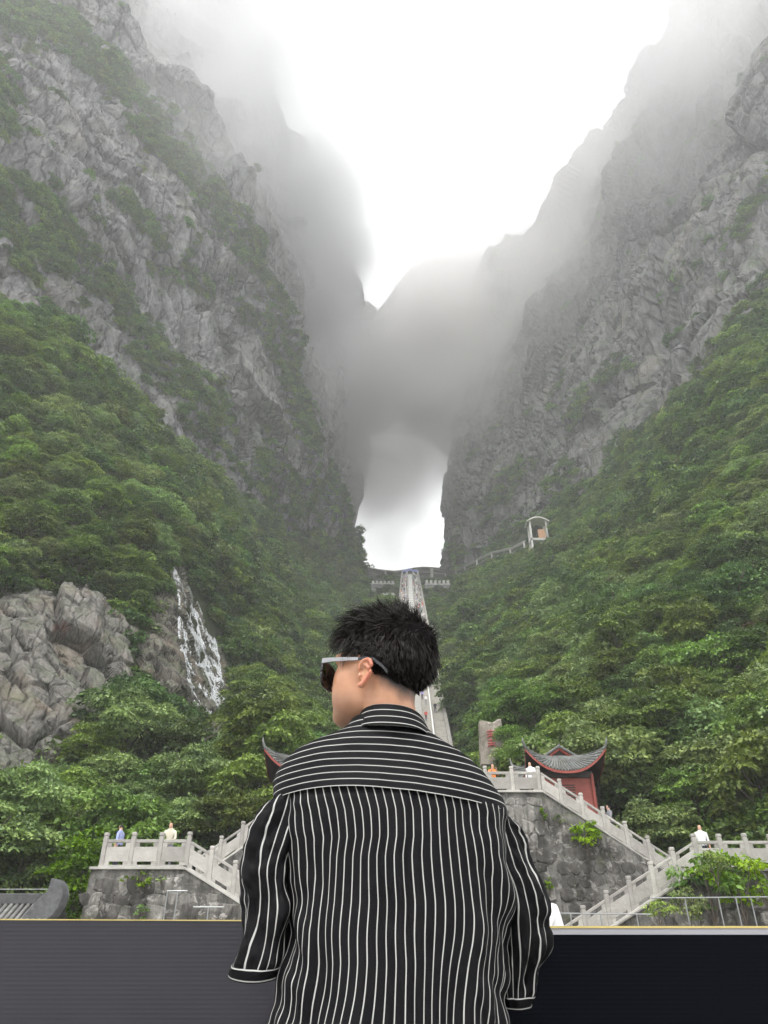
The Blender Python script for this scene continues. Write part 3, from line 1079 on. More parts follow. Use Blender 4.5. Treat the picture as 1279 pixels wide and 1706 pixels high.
def make_post_mesh():
    m = MB()
    w, h = 0.085, 1.20
    prof = [(w, 0.0), (w, h - 0.16), (w * 0.82, h - 0.145), (w * 0.82, h - 0.125), (w * 1.04, h - 0.10), (w * 1.04, h - 0.03), (w * 0.8, h)]
    vs, fs = [], []
    for r, z in prof:
        c = r * 0.75
        vs += [(-r, -c, z), (-c, -r, z), (c, -r, z), (r, -c, z), (r, c, z), (c, r, z), (-c, r, z), (-r, c, z)]
    for i in range(len(prof) - 1):
        for k in range(8):
            fs.append((i * 8 + k, i * 8 + (k + 1) % 8, (i + 1) * 8 + (k + 1) % 8, (i + 1) * 8 + k))
    fs.append(tuple((len(prof) - 1) * 8 + k for k in range(8)))
    m.add(vs, fs)
    me = m.mesh('post')
    me.materials.append(M['pale'])
    return me
POST = make_post_mesh()

def balustrade(x0, x1, z0, z1, y, n, label, ends=(True, True), name='stone_balustrade'):
    """run of posts and pierced panels along X; z0 and z1 are the floor heights at its ends"""
    root = empty(name, (x0, y, z0))
    tag(root, label, 'balustrade', 'stone balustrades of the terraces')
    W = (x1 - x0)
    sl = (z1 - z0) / W
    step = W / n
    for i in range(n + 1):
        if (i == 0 and not ends[0]) or (i == n and not ends[1]):
            continue
        o = link('post', POST, None, root)
        o.location = (i * step, 0, sl * i * step)
        o.rotation_euler = (0, 0, rng.normal(0, 0.012))
        o.scale = (1, 1, rng.uniform(0.985, 1.02))
    for i in range(n):
        a = i * step + math.copysign(0.082, W)
        b = (i + 1) * step - math.copysign(0.082, W)
        lo, hi = min(a, b), max(a, b)
        L_ = hi - lo
        zr = sl * 0
        m = MB()
        m.box(lo, hi, -0.05, 0.05, 0.20, 0.70, sl, 0.0)
        m.obj('panel', M['pale'], root, bevel=0.008)
        for c0, c1 in ((lo, lo + L_ * 0.2), (hi - L_ * 0.2, hi)):
            for za_, zb_ in ((0.70, 0.842), (0.082, 0.20)):
                m = MB()
                m.box(c0, c1, -0.047, 0.047, za_, zb_, sl, 0.0)
                m.obj('spacer_block', M['pale'], root)
        m = MB()
        m.box(lo, hi, -0.06, 0.06, 0.842, 0.955, sl, 0.0)
        m.obj('handrail', M['pale'], root, bevel=0.015)
    m = MB()
    m.box(min(0, W) - 0.09, max(0, W) + 0.09, -0.13, 0.11, -0.02, 0.08, sl, 0.0)
    m.obj('plinth', M['cap'], root, bevel=0.01)
    return root

# world positions (axis X about 2.2 at the terraces)
XU0, XU1, YU, ZU = -2.65, 7.04, 35.0, 8.0        # upper landing
YF = 34.5                                        # upper flights
ZT, YT = 4.43, 30.4                              # lower terraces
XR, XL = 11.75, -7.30                            # inner ends of the lower terraces
balustrade(XU0, XU1, ZU, ZU, YU, 8, 'level stone balustrade along the high landing beside the red pavilion')
balustrade(XU1, 12.35, ZU, ZT, YF + 0.35, 6, 'long stone balustrade sloping down from the high landing in front of the red pavilion', ends=(False, True))
balustrade(XU0, -7.95, ZU, ZT, YF + 0.35, 6, 'stone balustrade climbing behind the striped shirt toward the high landing', ends=(False, True))
balustrade(XR, XR + 12.6, ZT, ZT, YT, 13, 'level stone balustrade with a person in white behind it and shrubs below')
balustrade(XR, 3.6, ZT, 0.1, YT, 9, 'stone balustrade of the lower flight below the dark block wall', ends=(False, True))
balustrade(-10.42, XL, ZT, ZT, YT - 0.35, 3, 'short level stone balustrade above the rough rubble wall')
balustrade(XL, 0.9, ZT, 0.1, YT - 0.35, 9, 'stone balustrade descending from the rubble wall toward the striped shirt', ends=(False, True))

def flight(x0, x1, z0, z1, y0, y1, label, group='stone flights beside the terraces'):
    n = int(abs(z1 - z0) / 0.165)
    root = empty('stone_flight', (min(x0, x1), y0, min(z0, z1)))
    tag(root, label, 'stairs', group)
    for i in range(n):
        a = x0 + (x1 - x0) * i / n
        b = x0 + (x1 - x0) * (i + 1) / n
        zt = z0 + (z1 - z0) * (i + 1) / n
        m = MB()
        lo, hi = min(a, b) - root.location.x, max(a, b) - root.location.x
        m.box(lo, hi + 0.0, 0, y1 - y0, zt - 0.6 - root.location.z, zt - root.location.z)
        m.obj('step', M['cap'], root)
flight(XU1 + 0.1, 12.35, ZU, ZT, YF + 0.5, YF + 3.2, 'stone steps rising behind the long sloping balustrade to the high landing')
flight(XU0 - 0.1, -7.95, ZU, ZT, YF + 0.5, YF + 3.2, 'stone steps climbing to the high landing behind the striped shirt')
flight(XR - 0.1, 3.6, ZT, 0.1, YT + 0.15, YT + 3.0, 'lower stone steps going down below the dark block wall')
flight(XL + 0.1, 0.9, ZT, 0.1, YT - 0.2, YT + 3.0, 'lower stone steps going down from the rubble walled terrace')

# one rough block: a bevelled, irregular stone facing -Y, unit size
def stone_mesh(seed, octa=False):
    r = random.Random(seed)
    n = 8 if octa else r.choice((6, 7, 8, 9))
    jj = 0.05 if octa else 0.17
    ph = 0.5 if octa else r.random()
    jr = [(1 + r.uniform(-jj, jj), r.uniform(-jj, jj) * 1.2) for _ in range(n)]
    vs, fs = [], []
    for ring, (s, y) in enumerate(((0.5, 0.10), (0.475, -0.05), (0.40, -0.11))):
        for k in range(n):
            a = 2 * math.pi * (k + ph) / n + jr[k][1]
            q = 1 / max(abs(math.cos(a)), abs(math.sin(a)))
            q = min(q, 1.24 if octa else 1.38)
            j = jr[k][0] + r.uniform(-0.03, 0.03)
            vs.append((math.cos(a) * q * s * j, y + (r.uniform(-0.03, 0.03) if ring == 2 else 0), math.sin(a) * q * s * j))
    vs.append((0, -0.14 + r.uniform(-0.02, 0.02), 0))
    for ring in range(2):
        for k in range(n):
            fs.append((ring * n + k, ring * n + (k + 1) % n, (ring + 1) * n + (k + 1) % n, (ring + 1) * n + k))
    for k in range(n):
        fs.append((2 * n + k, 2 * n + (k + 1) % n, 3 * n))
    m = MB()
    m.add(vs, fs)
    return m.mesh('stone')
OCT = [stone_mesh(i, True) for i in range(6)]
RUB = [stone_mesh(50 + i) for i in range(14)]
for me in OCT:
    me.materials.append(M['mason'])
RUBP = [me.copy() for me in RUB]
for me in RUB:
    me.materials.append(M['mason'])
for me in RUBP:
    me.materials.append(M['mason_pale'])

def batter(y, z, z_top, k=0.05):
    return y - (z_top - z) * k

def wall_core(m, prof, y, ztop, thick=1.2, k=0.05):
    """prof: top outline [(x, z)...]; battered front face"""
    for (xa, za), (xb, zb) in zip(prof[:-1], prof[1:]):
        vs = [(xa, batter(y, 0, ztop, k), 0), (xb, batter(y, 0, ztop, k), 0), (xb, batter(y, zb, ztop, k), zb), (xa, batter(y, za, ztop, k), za),
              (xa, y + thick, 0), (xb, y + thick, 0), (xb, y + thick, zb), (xa, y + thick, za)]
        m.add(vs, [(0, 1, 2, 3), (5, 4, 7, 6), (3, 2, 6, 7), (0, 4, 5, 1)])
    xa, za = prof[0]
    m.add([(xa, batter(y, 0, ztop, k), 0), (xa, batter(y, za, ztop, k), za), (xa, y + thick, za), (xa, y + thick, 0)], [(0, 1, 2, 3)])
    xa, za = prof[-1]
    m.add([(xa, batter(y, 0, ztop, k), 0), (xa, batter(y, za, ztop, k), za), (xa, y + thick, za), (xa, y + thick, 0)], [(3, 2, 1, 0)])

def top_z(prof, x):
    return np.interp(x, [p[0] for p in prof], [p[1] for p in prof])

def masonry(root, prof, y, ztop, xa, xb, za, pitch, pool_fn, k=0.05, jit=0.06, fill=1.04):
    """set stones as children over the wall's front between xa and xb"""
    z = za
    row = 0
    while z < ztop:
        h = pitch * (random.uniform(0.92, 1.1) if jit < 0.1 else random.uniform(0.7, 1.35))
        x = xa - (row % 2) * pitch * 0.5
        while x < xb:
            w = pitch * (random.uniform(0.85, 1.3) if jit < 0.1 else random.uniform(0.7, 1.8))
            cx, cz = x + w / 2, z + h / 2
            if cx - w * 0.3 > xa and cx + w * 0.4 < xb and cz + h * 0.55 < min(top_z(prof, cx - w * 0.5), top_z(prof, cx + w * 0.5)) - 0.0:
                me = pool_fn(cx, cz)
                o = link('stone', me, None, root)
                o.location = (cx - root.location.x, batter(y, cz, ztop, k) - root.location.y + random.uniform(-0.02, 0.03), cz - root.location.z)
                f_ = fill * random.uniform(0.92, 1.06)
                o.scale = (w * f_, pitch * (0.75 if jit < 0.1 else 1.0) * random.uniform(0.7, 1.3), h * f_)
                o.rotation_euler = (0, random.uniform(-jit, jit), 0)
            x += w
        z += h
        row += 1

# wall under the high landing and its right-hand flight
rw = empty('retaining_wall', (7.0, YF, 0))
tag(rw, 'high dark wall of rounded stone blocks under the landing with the red pavilion', 'wall', 'retaining walls')
prof = [(XU0, ZU - 0.05), (XU1, ZU - 0.05), (12.5, ZT - 0.1), (12.9, ZT - 0.1)]
m = MB()
wall_core(m, [(a - 7.0, b) for a, b in prof], 0, ZU, 1.0)
m.obj('wall_core', M['mortar'], rw)
masonry(rw, prof, YF, ZU, 7.3, 12.6, 1.6, 0.50, lambda x, z: random.choice(OCT) if (z < 6.1 or x < 7.6) else random.choice(RUBP))
masonry(rw, prof, YF - 0.02, ZU, 5.0, 7.15, 1.6, 0.48, lambda x, z: random.choice(RUBP) if (z > 5.5 or random.random() < 0.35) else random.choice(RUB), jit=0.25, fill=1.15)
m = MB()
m.box(XU0 - 7.0 - 0.1, XU1 - 7.0, -0.14, 0.9, ZU - 0.06, ZU + 0.03)
m.obj('coping', M['cap'], rw, bevel=0.01)
m = MB()
m.box(XU1 - 7.0, 12.6 - 7.0, -0.14, 0.9, ZU - 0.06, ZU + 0.03, (ZT - ZU) / (12.35 - XU1), XU1 - 7.0)
m.obj('coping', M['cap'], rw, bevel=0.01)

lw = empty('retaining_wall', (-5.0, YF, 0))
tag(lw, 'stone wall beneath the steps behind the striped shirt', 'wall', 'retaining walls')
prof = [(-8.4, ZT - 0.1), (-7.95, ZT - 0.1), (XU0 - 0.02, ZU - 0.05)]
m = MB()
wall_core(m, [(a + 5.0, b) for a, b in prof], 0, ZU, 1.0)
m.obj('wall_core', M['mortar'], lw)
masonry(lw, prof, YF, ZU, -8.2, -2.8, 2.5, 0.5, lambda x, z: random.choice(RUB))
m = MB()
m.box(-8.0 + 5.0, XU0 + 5.0, -0.14, 0.9, ZT - 0.06, ZT + 0.03, (ZU - ZT) / (XU0 + 7.95), -7.95 + 5.0)
m.obj('coping', M['cap'], lw, bevel=0.01)

# left terrace: rough rubble
tl = empty('retaining_wall', (-9.0, YT - 0.4, 0))
tag(tl, 'rough rubble wall with pale stains and tufts under the short balustrade', 'wall', 'retaining walls')
prof = [(-10.75, ZT - 0.06), (XL, ZT - 0.06), (0.9, 0.05)]
m = MB()
wall_core(m, [(a + 9.0, b) for a, b in prof], 0, ZT, 4.0, 0.09)
m.obj('wall_core', M['mortar'], tl)
masonry(tl, prof, YT - 0.4, ZT, -10.9, -1.0, 1.4, 0.46, lambda x, z: random.choice(RUBP) if random.random() < 0.55 else random.choice(RUB), 0.09, 0.35, 1.2)
m = MB()
m.box(-10.8 + 9.0, XL + 9.0, -0.12, 3.9, ZT - 0.07, ZT + 0.02)
m.obj('coping', M['cap'], tl, bevel=0.01)
m = MB()
m.box(XL + 9.0, 0.9 + 9.0, -0.12, 0.3, ZT - 0.07, ZT + 0.02, (0.1 - ZT) / (0.9 - XL), XL + 9.0)
m.obj('coping', M['cap'], tl, bevel=0.01)

tr = empty('retaining_wall', (12.0, YT, 0))
tag(tr, 'mossy rubble wall behind the shrubs under the level balustrade', 'wall', 'retaining walls')
prof = [(3.6, 0.05), (XR, ZT - 0.06), (24.5, ZT - 0.06)]
m = MB()
wall_core(m, [(a - 12.0, b) for a, b in prof], 0.05, ZT, 3.8, 0.06)
m.obj('wall_core', M['mortar'], tr)
masonry(tr, prof, YT + 0.05, ZT, 9.0, 17.0, 1.5, 0.50, lambda x, z: random.choice(RUB) if random.random() < 0.6 else random.choice(RUBP), 0.06, 0.3, 1.2)
m = MB()
m.box(XR - 12.0, 12.5, -0.1, 3.9, ZT - 0.07, ZT + 0.02)
m.obj('coping', M['cap'], tr, bevel=0.01)
m = MB()
m.box(3.6 - 12.0, XR - 12.0, -0.1, 0.3, 0.1 - 0.07, 0.1 + 0.02, (ZT - 0.1) / (XR - 3.6), 3.6 - 12.0)
m.obj('coping', M['cap'], tr, bevel=0.01)

# floors of the landing and of the lower court
m = MB()
m.box(-2.6, 7.0, YU + 1.0, 75.0, ZU - 0.6, ZU - 0.04)
structure(m.obj('landing_floor', M['cap']))

# shrubs growing on and in front of the walls
def wall_plant(px, py, D, scale, mat, label, seed, H=1.0, R=0.55, n=14, leaf=0.13, cat='shrub', loc=None):
    p = P(px, py, D) if loc is None else loc
    t = empty('shrub', tuple(p), rng.uniform(0, 6.28))
    t.scale = (scale, scale, scale)
    tag(t, label, cat, 'shrubs on and below the terrace walls')
    link('foliage', leaf_mesh('foliage', M[mat], seed, H, R, n, 36, leaf, base=0.05, droop=0.6), None, t)
    mm = MB()
    for k in range(4):
        a = k * 1.6 + seed
        mm.tube([(0, 0, -0.15), (math.cos(a) * R * 0.25, math.sin(a) * R * 0.25, H * 0.4), (math.cos(a) * R * 0.5, math.sin(a) * R * 0.5, H * 0.8)], [0.02, 0.014, 0.005], 5)
    mm.obj('stem', M['bark'], t)
    return t
wall_plant(978, 1420, YF - 0.35, 1.15, 'leaf_y', 'bright green bush growing out of the dark block wall below the sloping balustrade', 501, 1.3, 0.55, 20)
wall_plant(905, 1375, YF - 0.2, 0.6, 'leaf_y', 'thin green vine tuft on the wall joint below the landing corner', 502, 1.2, 0.25, 8)
wall_plant(916, 1490, YF - 0.35, 0.6, 'leaf_y', 'small yellow green tuft low on the wall joint beside the striped sleeve', 503, 1.2, 0.22, 8)
wall_plant(930, 1372, YF - 0.2, 0.5, 'leaf_b', 'little tuft of grass beneath the coping of the sloping balustrade', 504, 0.7, 0.5, 7)
wall_plant(234, 1482, YT - 0.65, 0.75, 'leaf_y', 'yellow green tuft hanging on the rough rubble wall', 505, 0.9, 0.45, 10)
wall_plant(207, 1473, YT - 0.65, 0.40, 'leaf_y', 'tiny yellow tuft on the rubble wall near its outer corner', 506, 0.8, 0.4, 6)
wall_plant(268, 1472, YT - 0.65, 0.42, 'leaf_b', 'tiny mossy tuft under the short balustrade', 507, 0.8, 0.4, 6)
wall_plant(236, 1530, YT - 0.9, 0.55, 'leaf_c', 'dark small fern at the foot of the rubble wall', 508, 0.8, 0.5, 8)
for k, (px, py, s, lab) in enumerate([(1190, 1530, 1.8, 'leafy green shrub in front of the wall below the person in white'),
                                      (1240, 1525, 1.9, 'tall loose green shrub beside the metal rail below the level balustrade'),
                                      (1150, 1538, 1.0, 'low shrub at the foot of the lower flight'),
                                      (1100, 1545, 0.8, 'small weedy shrub under the lower flight coping'),
                                      (1285, 1520, 1.6, 'shrub with yellowish tips at the far end of the level balustrade'),
                                      (1195, 1470, 0.9, 'sapling reaching up to the handrail by the person in white')]):
    wall_plant(px, py, YT - 0.9 - 0.2 * k, s, ('leaf_a', 'leaf_y', 'leaf_b', 'leaf_a', 'leaf_y', 'leaf_a')[k], lab, 520 + k, 1.2, 0.7, 20, 0.11)

# vivid young tree beside the left terrace
t = empty('tree', tuple(P(122, 1545, 33.5) - np.array([0, 0, 1.2])), 0.6)
tag(t, 'vivid yellow green young tree beside the rubble wall and grey tiled roof', 'tree')
link('crown', leaf_mesh('crown', M['leaf_y'], 611, 4.9, 1.55, 70, 80, 0.17, base=0.1), None, t)
tm = trunk_mesh(611, 4.6, 1.3)
tm.materials.append(M['bark'])
link('trunk', tm, None, t)

# slender metal rails in front of the walls
M['steel'] = plain('grey_pipe', (0.28, 0.29, 0.29), 0.45, 0.15, 4, metal=0.6)
def pipe_rail(pts, posts, label):
    root = empty('pipe_rail', tuple(pts[0]))
    tag(root, label, 'railing', 'thin pipe rails')
    o = np.array(pts[0])
    m = MB()
    m.tube([tuple(np.array(p) - o) for p in pts], 0.022, 6)
    m.obj('rail', M['steel'], root)
    for p in posts:
        q = np.array(p) - o
        m = MB()
        m.tube([(q[0], q[1], q[2]), (q[0], q[1], -o[2])], 0.02, 6)
        m.obj('post', M['steel'], root)
D_ = 27.5
pipe_rail([P(1085, 1496, D_), P(1290, 1494, D_)], [P(x, 1495, D_) for x in (1140, 1196, 1225, 1250)], 'thin grey pipe rail crossing the shrubs below the level balustrade')
pipe_rail([P(905, 1521, D_), P(1085, 1523, D_)], [P(x, 1522, D_) for x in (950, 1000, 1060)], 'thin grey pipe rail crossing the dark block wall')
pipe_rail([P(278, 1484, D_), P(312, 1484, D_)], [P(x, 1484, D_) for x in (279, 296)], 'short thin pipe hoop in front of the rubble wall')
pipe_rail([P(322, 1511, D_), P(372, 1511, D_)], [P(x, 1511, D_) for x in (347,)], 'thin pipe rail at the foot of the descending balustrade')
# ------------------------------------------------------------------ the great staircase and what stands on it
M['tread'] = stone_material('worn_step_stone', (0.30, 0.285, 0.255), (0.46, 0.44, 0.40), 0.08, 0.15, 0.5)
M['white'] = plain('white_painted_metal', (0.72, 0.72, 0.70), 0.5, 0.06, 3)
gs = empty('great_staircase', (axis_x(ST0), ST0, STZ0))
tag(gs, 'very long steep stone staircase climbing to the cave through the forest', 'stairs')
ang = math.atan(AXK)
HWID = 4.2
nst = 560
def stair_pt(D, off, dz=0.0):
    return np.array([axis_x(D) + off - gs.location.x, D - gs.location.y, stair_z(D) + dz - gs.location.z])
V, F = [], []
for i in range(nst):
    d0 = ST0 + (ST1 - ST0) * i / nst
    d1 = ST0 + (ST1 - ST0) * (i + 1) / nst
    z0, z1 = stair_z(d0) - STZ0, stair_z(d1) - STZ0
    b = len(V)
    for d, z in ((d0, z0), (d0, z1), (d1, z1)):
        for s in (-HWID, HWID):
            V.append((axis_x(d) + s - gs.location.x, d - ST0, z))
    F += [(b, b + 1, b + 3, b + 2), (b + 2, b + 3, b + 5, b + 4)]
me = bpy.data.meshes.new('steps')
me.from_pydata(V, [], F)
so = link('steps', me, M['tread'], gs)
so['kind'] = 'stuff'
def stair_band(name, off, w, h, mat, d0=ST0, d1=ST1, n=60, zoff=0.0):
    m = MB()
    ds = np.linspace(d0, d1, n + 1)
    vs = []
    for d in ds:
        for (o, z) in ((-w / 2, -0.9 + zoff), (w / 2, -0.9 + zoff), (w / 2, h + zoff), (-w / 2, h + zoff)):
            vs.append(stair_pt(d, off + o, z))
    fs = []
    for i in range(n):
        for k in range(4):
            fs.append((i * 4 + k, i * 4 + (k + 1) % 4, (i + 1) * 4 + (k + 1) % 4, (i + 1) * 4 + k))
    fs += [(0, 3, 2, 1), (n * 4, n * 4 + 1, n * 4 + 2, n * 4 + 3)]
    m.add(vs, fs)
    return m.obj(name, mat, gs)
for s in (-1, 1):
    stair_band('side_wall', s * (HWID + 0.15), 0.5, 0.85, M['pale'])
    stair_band('hand_rail', s * 2.2, 0.18, 1.0, M['white'], 88, ST1)
stair_band('middle_ramp', -0.1, 1.7, 0.55, M['cap'], 95, ST1)
for i, d in enumerate(np.linspace(130, 330, 42)):
    m = MB()
    a = stair_pt(d, -0.95, 0.5)
    m.box(a[0], a[0] + 1.7, a[1] - 0.12, a[1] + 0.12, a[2], a[2] + 0.5)
    m.obj('cross_bar', M['white'], gs)
# small white gate with a dark opening low on the steps
d = 104
gt = empty('stair_gate', tuple(stair_pt(d, -1.2) + np.array(gs.location)))
tag(gt, 'white framed gate with a dark opening low on the great staircase', 'gate')
m = MB()
for x in (-1.2, 0.0, 1.2):
    m.box(x - 0.09, x + 0.09, -0.1, 0.1, 0.0, 3.6)
m.box(-1.2, 1.2, -0.1, 0.1, 3.5, 3.75)
m.box(-1.2, 1.2, -0.1, 0.1, 2.2, 2.4)
m.obj('frame', M['white'], gt)
m = MB()
m.box(-1.15, 1.15, 0.12, 0.2, 0.0, 2.2)
m.obj('opening_shade', plain('opening_shade', (0.05, 0.045, 0.04), 0.7), gt)  # dark sheet standing in for the shade inside the gate opening
m = MB()
for k in range(6):
    m.box(-1.15, 1.15, -0.04, 0.04, 2.5 + k * 0.16, 2.56 + k * 0.16)
m.obj('bars', M['white'], gt)

# canopy at the head of the steps
M['lilac'] = plain('lilac_canvas', (0.30, 0.33, 0.66), 0.7, 0.1, 1)
cn = empty('entrance_canopy', (axis_x(340), 340, stair_z(339) - 0.6))
tag(cn, 'lilac and white canopy over the head of the great staircase', 'canopy')
for k, (x0, x1, h) in enumerate(((-4.0, -1.6, 3.0), (-1.6, 1.6, 3.5), (1.6, 4.0, 3.0))):
    m = MB()
    vs = []
    for i in range(9):
        t = i / 8
        x = x0 + (x1 - x0) * t
        z = h + 0.55 * math.sin(math.pi * t)
        vs += [(x, -1.2, z), (x, 1.6, z + 0.2), (x, -1.2, z - 1.15)]
    fs = []
    for i in range(8):
        fs += [(i * 3, i * 3 + 3, i * 3 + 4, i * 3 + 1), (i * 3 + 2, i * 3 + 5, i * 3 + 3, i * 3)]
    m.add(vs, fs)
    m.obj('awning', M['lilac'], cn)
for x in (-4.0, -1.6, 1.6, 4.0):
    m = MB()
    m.box(x - 0.25, x + 0.25, -1.1, -0.7, -0.5, 3.0)
    m.obj('pillar', M['white'], cn)

# crenellated parapets and walkways near the cave
M['concrete'] = stone_material('pale_concrete', (0.36, 0.35, 0.33), (0.50, 0.49, 0.46), 0.05, 0.15, 0.3)
M['greywall'] = stone_material('grey_concrete', (0.20, 0.20, 0.20), (0.33, 0.33, 0.325), 0.1, 0.3, 0.3)
M['dark_concrete'] = stone_material('shaded_mossy_concrete', (0.05, 0.055, 0.05), (0.11, 0.115, 0.10), 0.4, 0.3, 0.3)  # moss over a base darkened for the shade beneath the walkway roof
def parapet(xa, xb, ya, yb, D, label, merlon=True):
    a, b = P(xa, ya, D), P(xb, ya, D)
    c = P(xa, yb, D)
    root = empty('parapet_wall', tuple(c))
    tag(root, label, 'wall', 'parapet walls near the cave')
    W, H = b[0] - a[0], a[2] - c[2]
    m = MB()
    m.box(0, W, 0, 2.5, -4, H * 0.62)
    m.obj('wall', M['greywall'], root)
    m = MB()
    m.box(-0.1, W + 0.1, -0.25, 0.35, H * 0.62, H * 0.72)
    m.obj('band', M['concrete'], root)
    n = max(3, int(W / 1.6))
    for i in range(n):
        m = MB()
        x = W * (i + 0.2) / n
        m.box(x, x + W / n * 0.6, -0.2, 0.3, H * 0.72, H)
        m.obj('merlon', M['concrete'], root)
parapet(708, 750, 967, 987, 290, 'grey retaining wall with pale parapet right beside the staircase head')
parapet(618, 657, 968, 982, 290, 'pale crenellated parapet below the covered walkway across from the grey one')
parapet(634, 658, 988, 997, 254, 'small pale parapet platform lower in the trees below the crenellated one')
parapet(722, 746, 1060, 1073, 178, 'small pale parapet platform with lamp post by the steps')
lp = empty('lamp_post', tuple(P(724, 1068, 177.6)))
tag(lp, 'white lamp post on the small platform by the steps', 'lamp')
m = MB()
m.tube([(0, 0, 0), (0, 0, 3.6), (-0.3, 0, 4.0)], 0.09, 6)
m.obj('pole', M['white'], lp)
m = MB()
m.lathe([(0.05, 0), (0.3, 0.1), (0.3, 0.45), (0.05, 0.55)], (-0.4, 0, 3.8), 8)
m.obj('lamp_head', M['white'], lp)

def walkway(pts, label, hgt=3.0, width=2.4, roof=True, posts=(), wall=False):
    o = pts[0]
    root = empty('walkway', tuple(o))
    tag(root, label, 'walkway', 'raised walkways near the cave')
    q = [np.array(p) - o for p in pts]
    for nm, dz, th, mat in (('roof', 0.0, 0.45, M['concrete']), ('deck', -hgt, 0.35, M['greywall'])):
        m = MB()
        vs, fs = [], []
        for p in q:
            vs += [(p[0], p[1], p[2] + dz - th), (p[0], p[1] + width, p[2] + dz - th), (p[0], p[1] + width, p[2] + dz), (p[0], p[1], p[2] + dz)]
        for i in range(len(q) - 1):
            for k in range(4):
                fs.append((i * 4 + k, i * 4 + (k + 1) % 4, i * 4 + 4 + (k + 1) % 4, i * 4 + 4 + k))
        n = len(q) - 1
        fs += [(0, 3, 2, 1), (n * 4, n * 4 + 1, n * 4 + 2, n * 4 + 3)]
        m.add(vs, fs)
        m.obj(nm, mat, root)
    if wall:
        m = MB()
        vs, fs = [], []
        for p in q:
            vs += [(p[0], p[1] + width * 0.5, p[2] - hgt - 9), (p[0], p[1] + width * 0.5 + 0.4, p[2] - hgt - 9), (p[0], p[1] + width * 0.5 + 0.4, p[2] - hgt * wall), (p[0], p[1] + width * 0.5, p[2] - hgt * wall)]
        for i in range(len(q) - 1):
            for k in range(4):
                fs.append((i * 4 + k, i * 4 + (k + 1) % 4, i * 4 + 4 + (k + 1) % 4, i * 4 + 4 + k))
        m.add(vs, fs)
        m.obj('back_wall', M['dark_concrete'], root)
    cum = [0]
    for a, b in zip(q[:-1], q[1:]):
        cum.append(cum[-1] + np.linalg.norm(b - a))
    for t in posts:
        s = t * cum[-1]
        p = np.array([np.interp(s, cum, [r[i] for r in q]) for i in range(3)])
        m = MB()
        m.box(p[0] - 0.3, p[0] + 0.3, p[1] - 0.05, p[1] + 0.45, p[2] - hgt - 3, p[2] - 0.2)
        m.obj('pillar', M['concrete'], root)
DW = 346
walkway([P(600, 944, DW), P(620, 946, DW), P(640, 949, DW), P(658, 950.5, DW), P(676, 948, DW), P(690, 945, DW), P(704, 943.5, DW), P(720, 944, DW)], 'curved walkway roof crossing the mouth of the cave', 3.2, 3.0, posts=(0.05, 0.35, 0.65, 0.98), wall=0.16)
walkway([P(720, 944.2, DW - 2), P(740, 946, 342), P(760, 950, 336)], 'covered walkway on white pillars right of the lilac canopy', 3.2, 3.0, posts=(0.0, 0.45, 0.98), wall=0.35)
walkway([P(760, 950, 326), P(775, 942, 310), P(798, 930, 286), P(820, 919, 266)], 'walkway climbing along the cliff foot with white pillars', 2.2, 1.6, posts=(0.25, 0.6, 0.98))
walkway([P(820, 919, 265), P(840, 914, 252), P(853, 911, 242), P(875, 899, 224)], 'upper end of the cliff foot walkway below the viewing tower', 2.2, 1.6, posts=(0.5, 0.95))

# viewing tower on the right slope
p0 = P(899, 912, 206)
vt = empty('viewing_tower', tuple(p0))
tag(vt, 'round roofed concrete viewing tower above the trees at the cliff foot', 'tower')
hgt = P(899, 866, 206)[2] - p0[2]
for x in (-2.6, 2.6):
    for y in (-1.2, 1.6):
        m = MB()
        m.box(x - 0.32, x + 0.32, y - 0.3, y + 0.3, -5, hgt - 0.9)
        m.obj('column', M['concrete'], vt)
m = MB()
vs, fs = [], []
for i in range(13):
    t = -1 + 2 * i / 12
    x = t * 3.6
    z = hgt - 1.6 * t * t
    vs += [(x, -2.2, z), (x, 2.6, z), (x, 2.6, z - 0.45), (x, -2.2, z - 0.45)]
for i in range(12):
    for k in range(4):
        fs.append((i * 4 + k, i * 4 + 4 + k, i * 4 + 4 + (k + 1) % 4, i * 4 + (k + 1) % 4))
fs += [(0, 1, 2, 3), (48, 51, 50, 49)]
m.add(vs, fs)
m.obj('roof', M['concrete'], vt)
m = MB()
m.box(-2.9, 2.9, -1.5, 1.9, hgt * 0.18, hgt * 0.26)
m.obj('platform', M['concrete'], vt)
m = MB()
m.box(0.0, 2.2, -0.6, 0.6, hgt * 0.27, hgt * 0.62)
m.obj('booth', plain('orange_booth', (0.40, 0.23, 0.13), 0.7, 0.3, 1.5), vt)

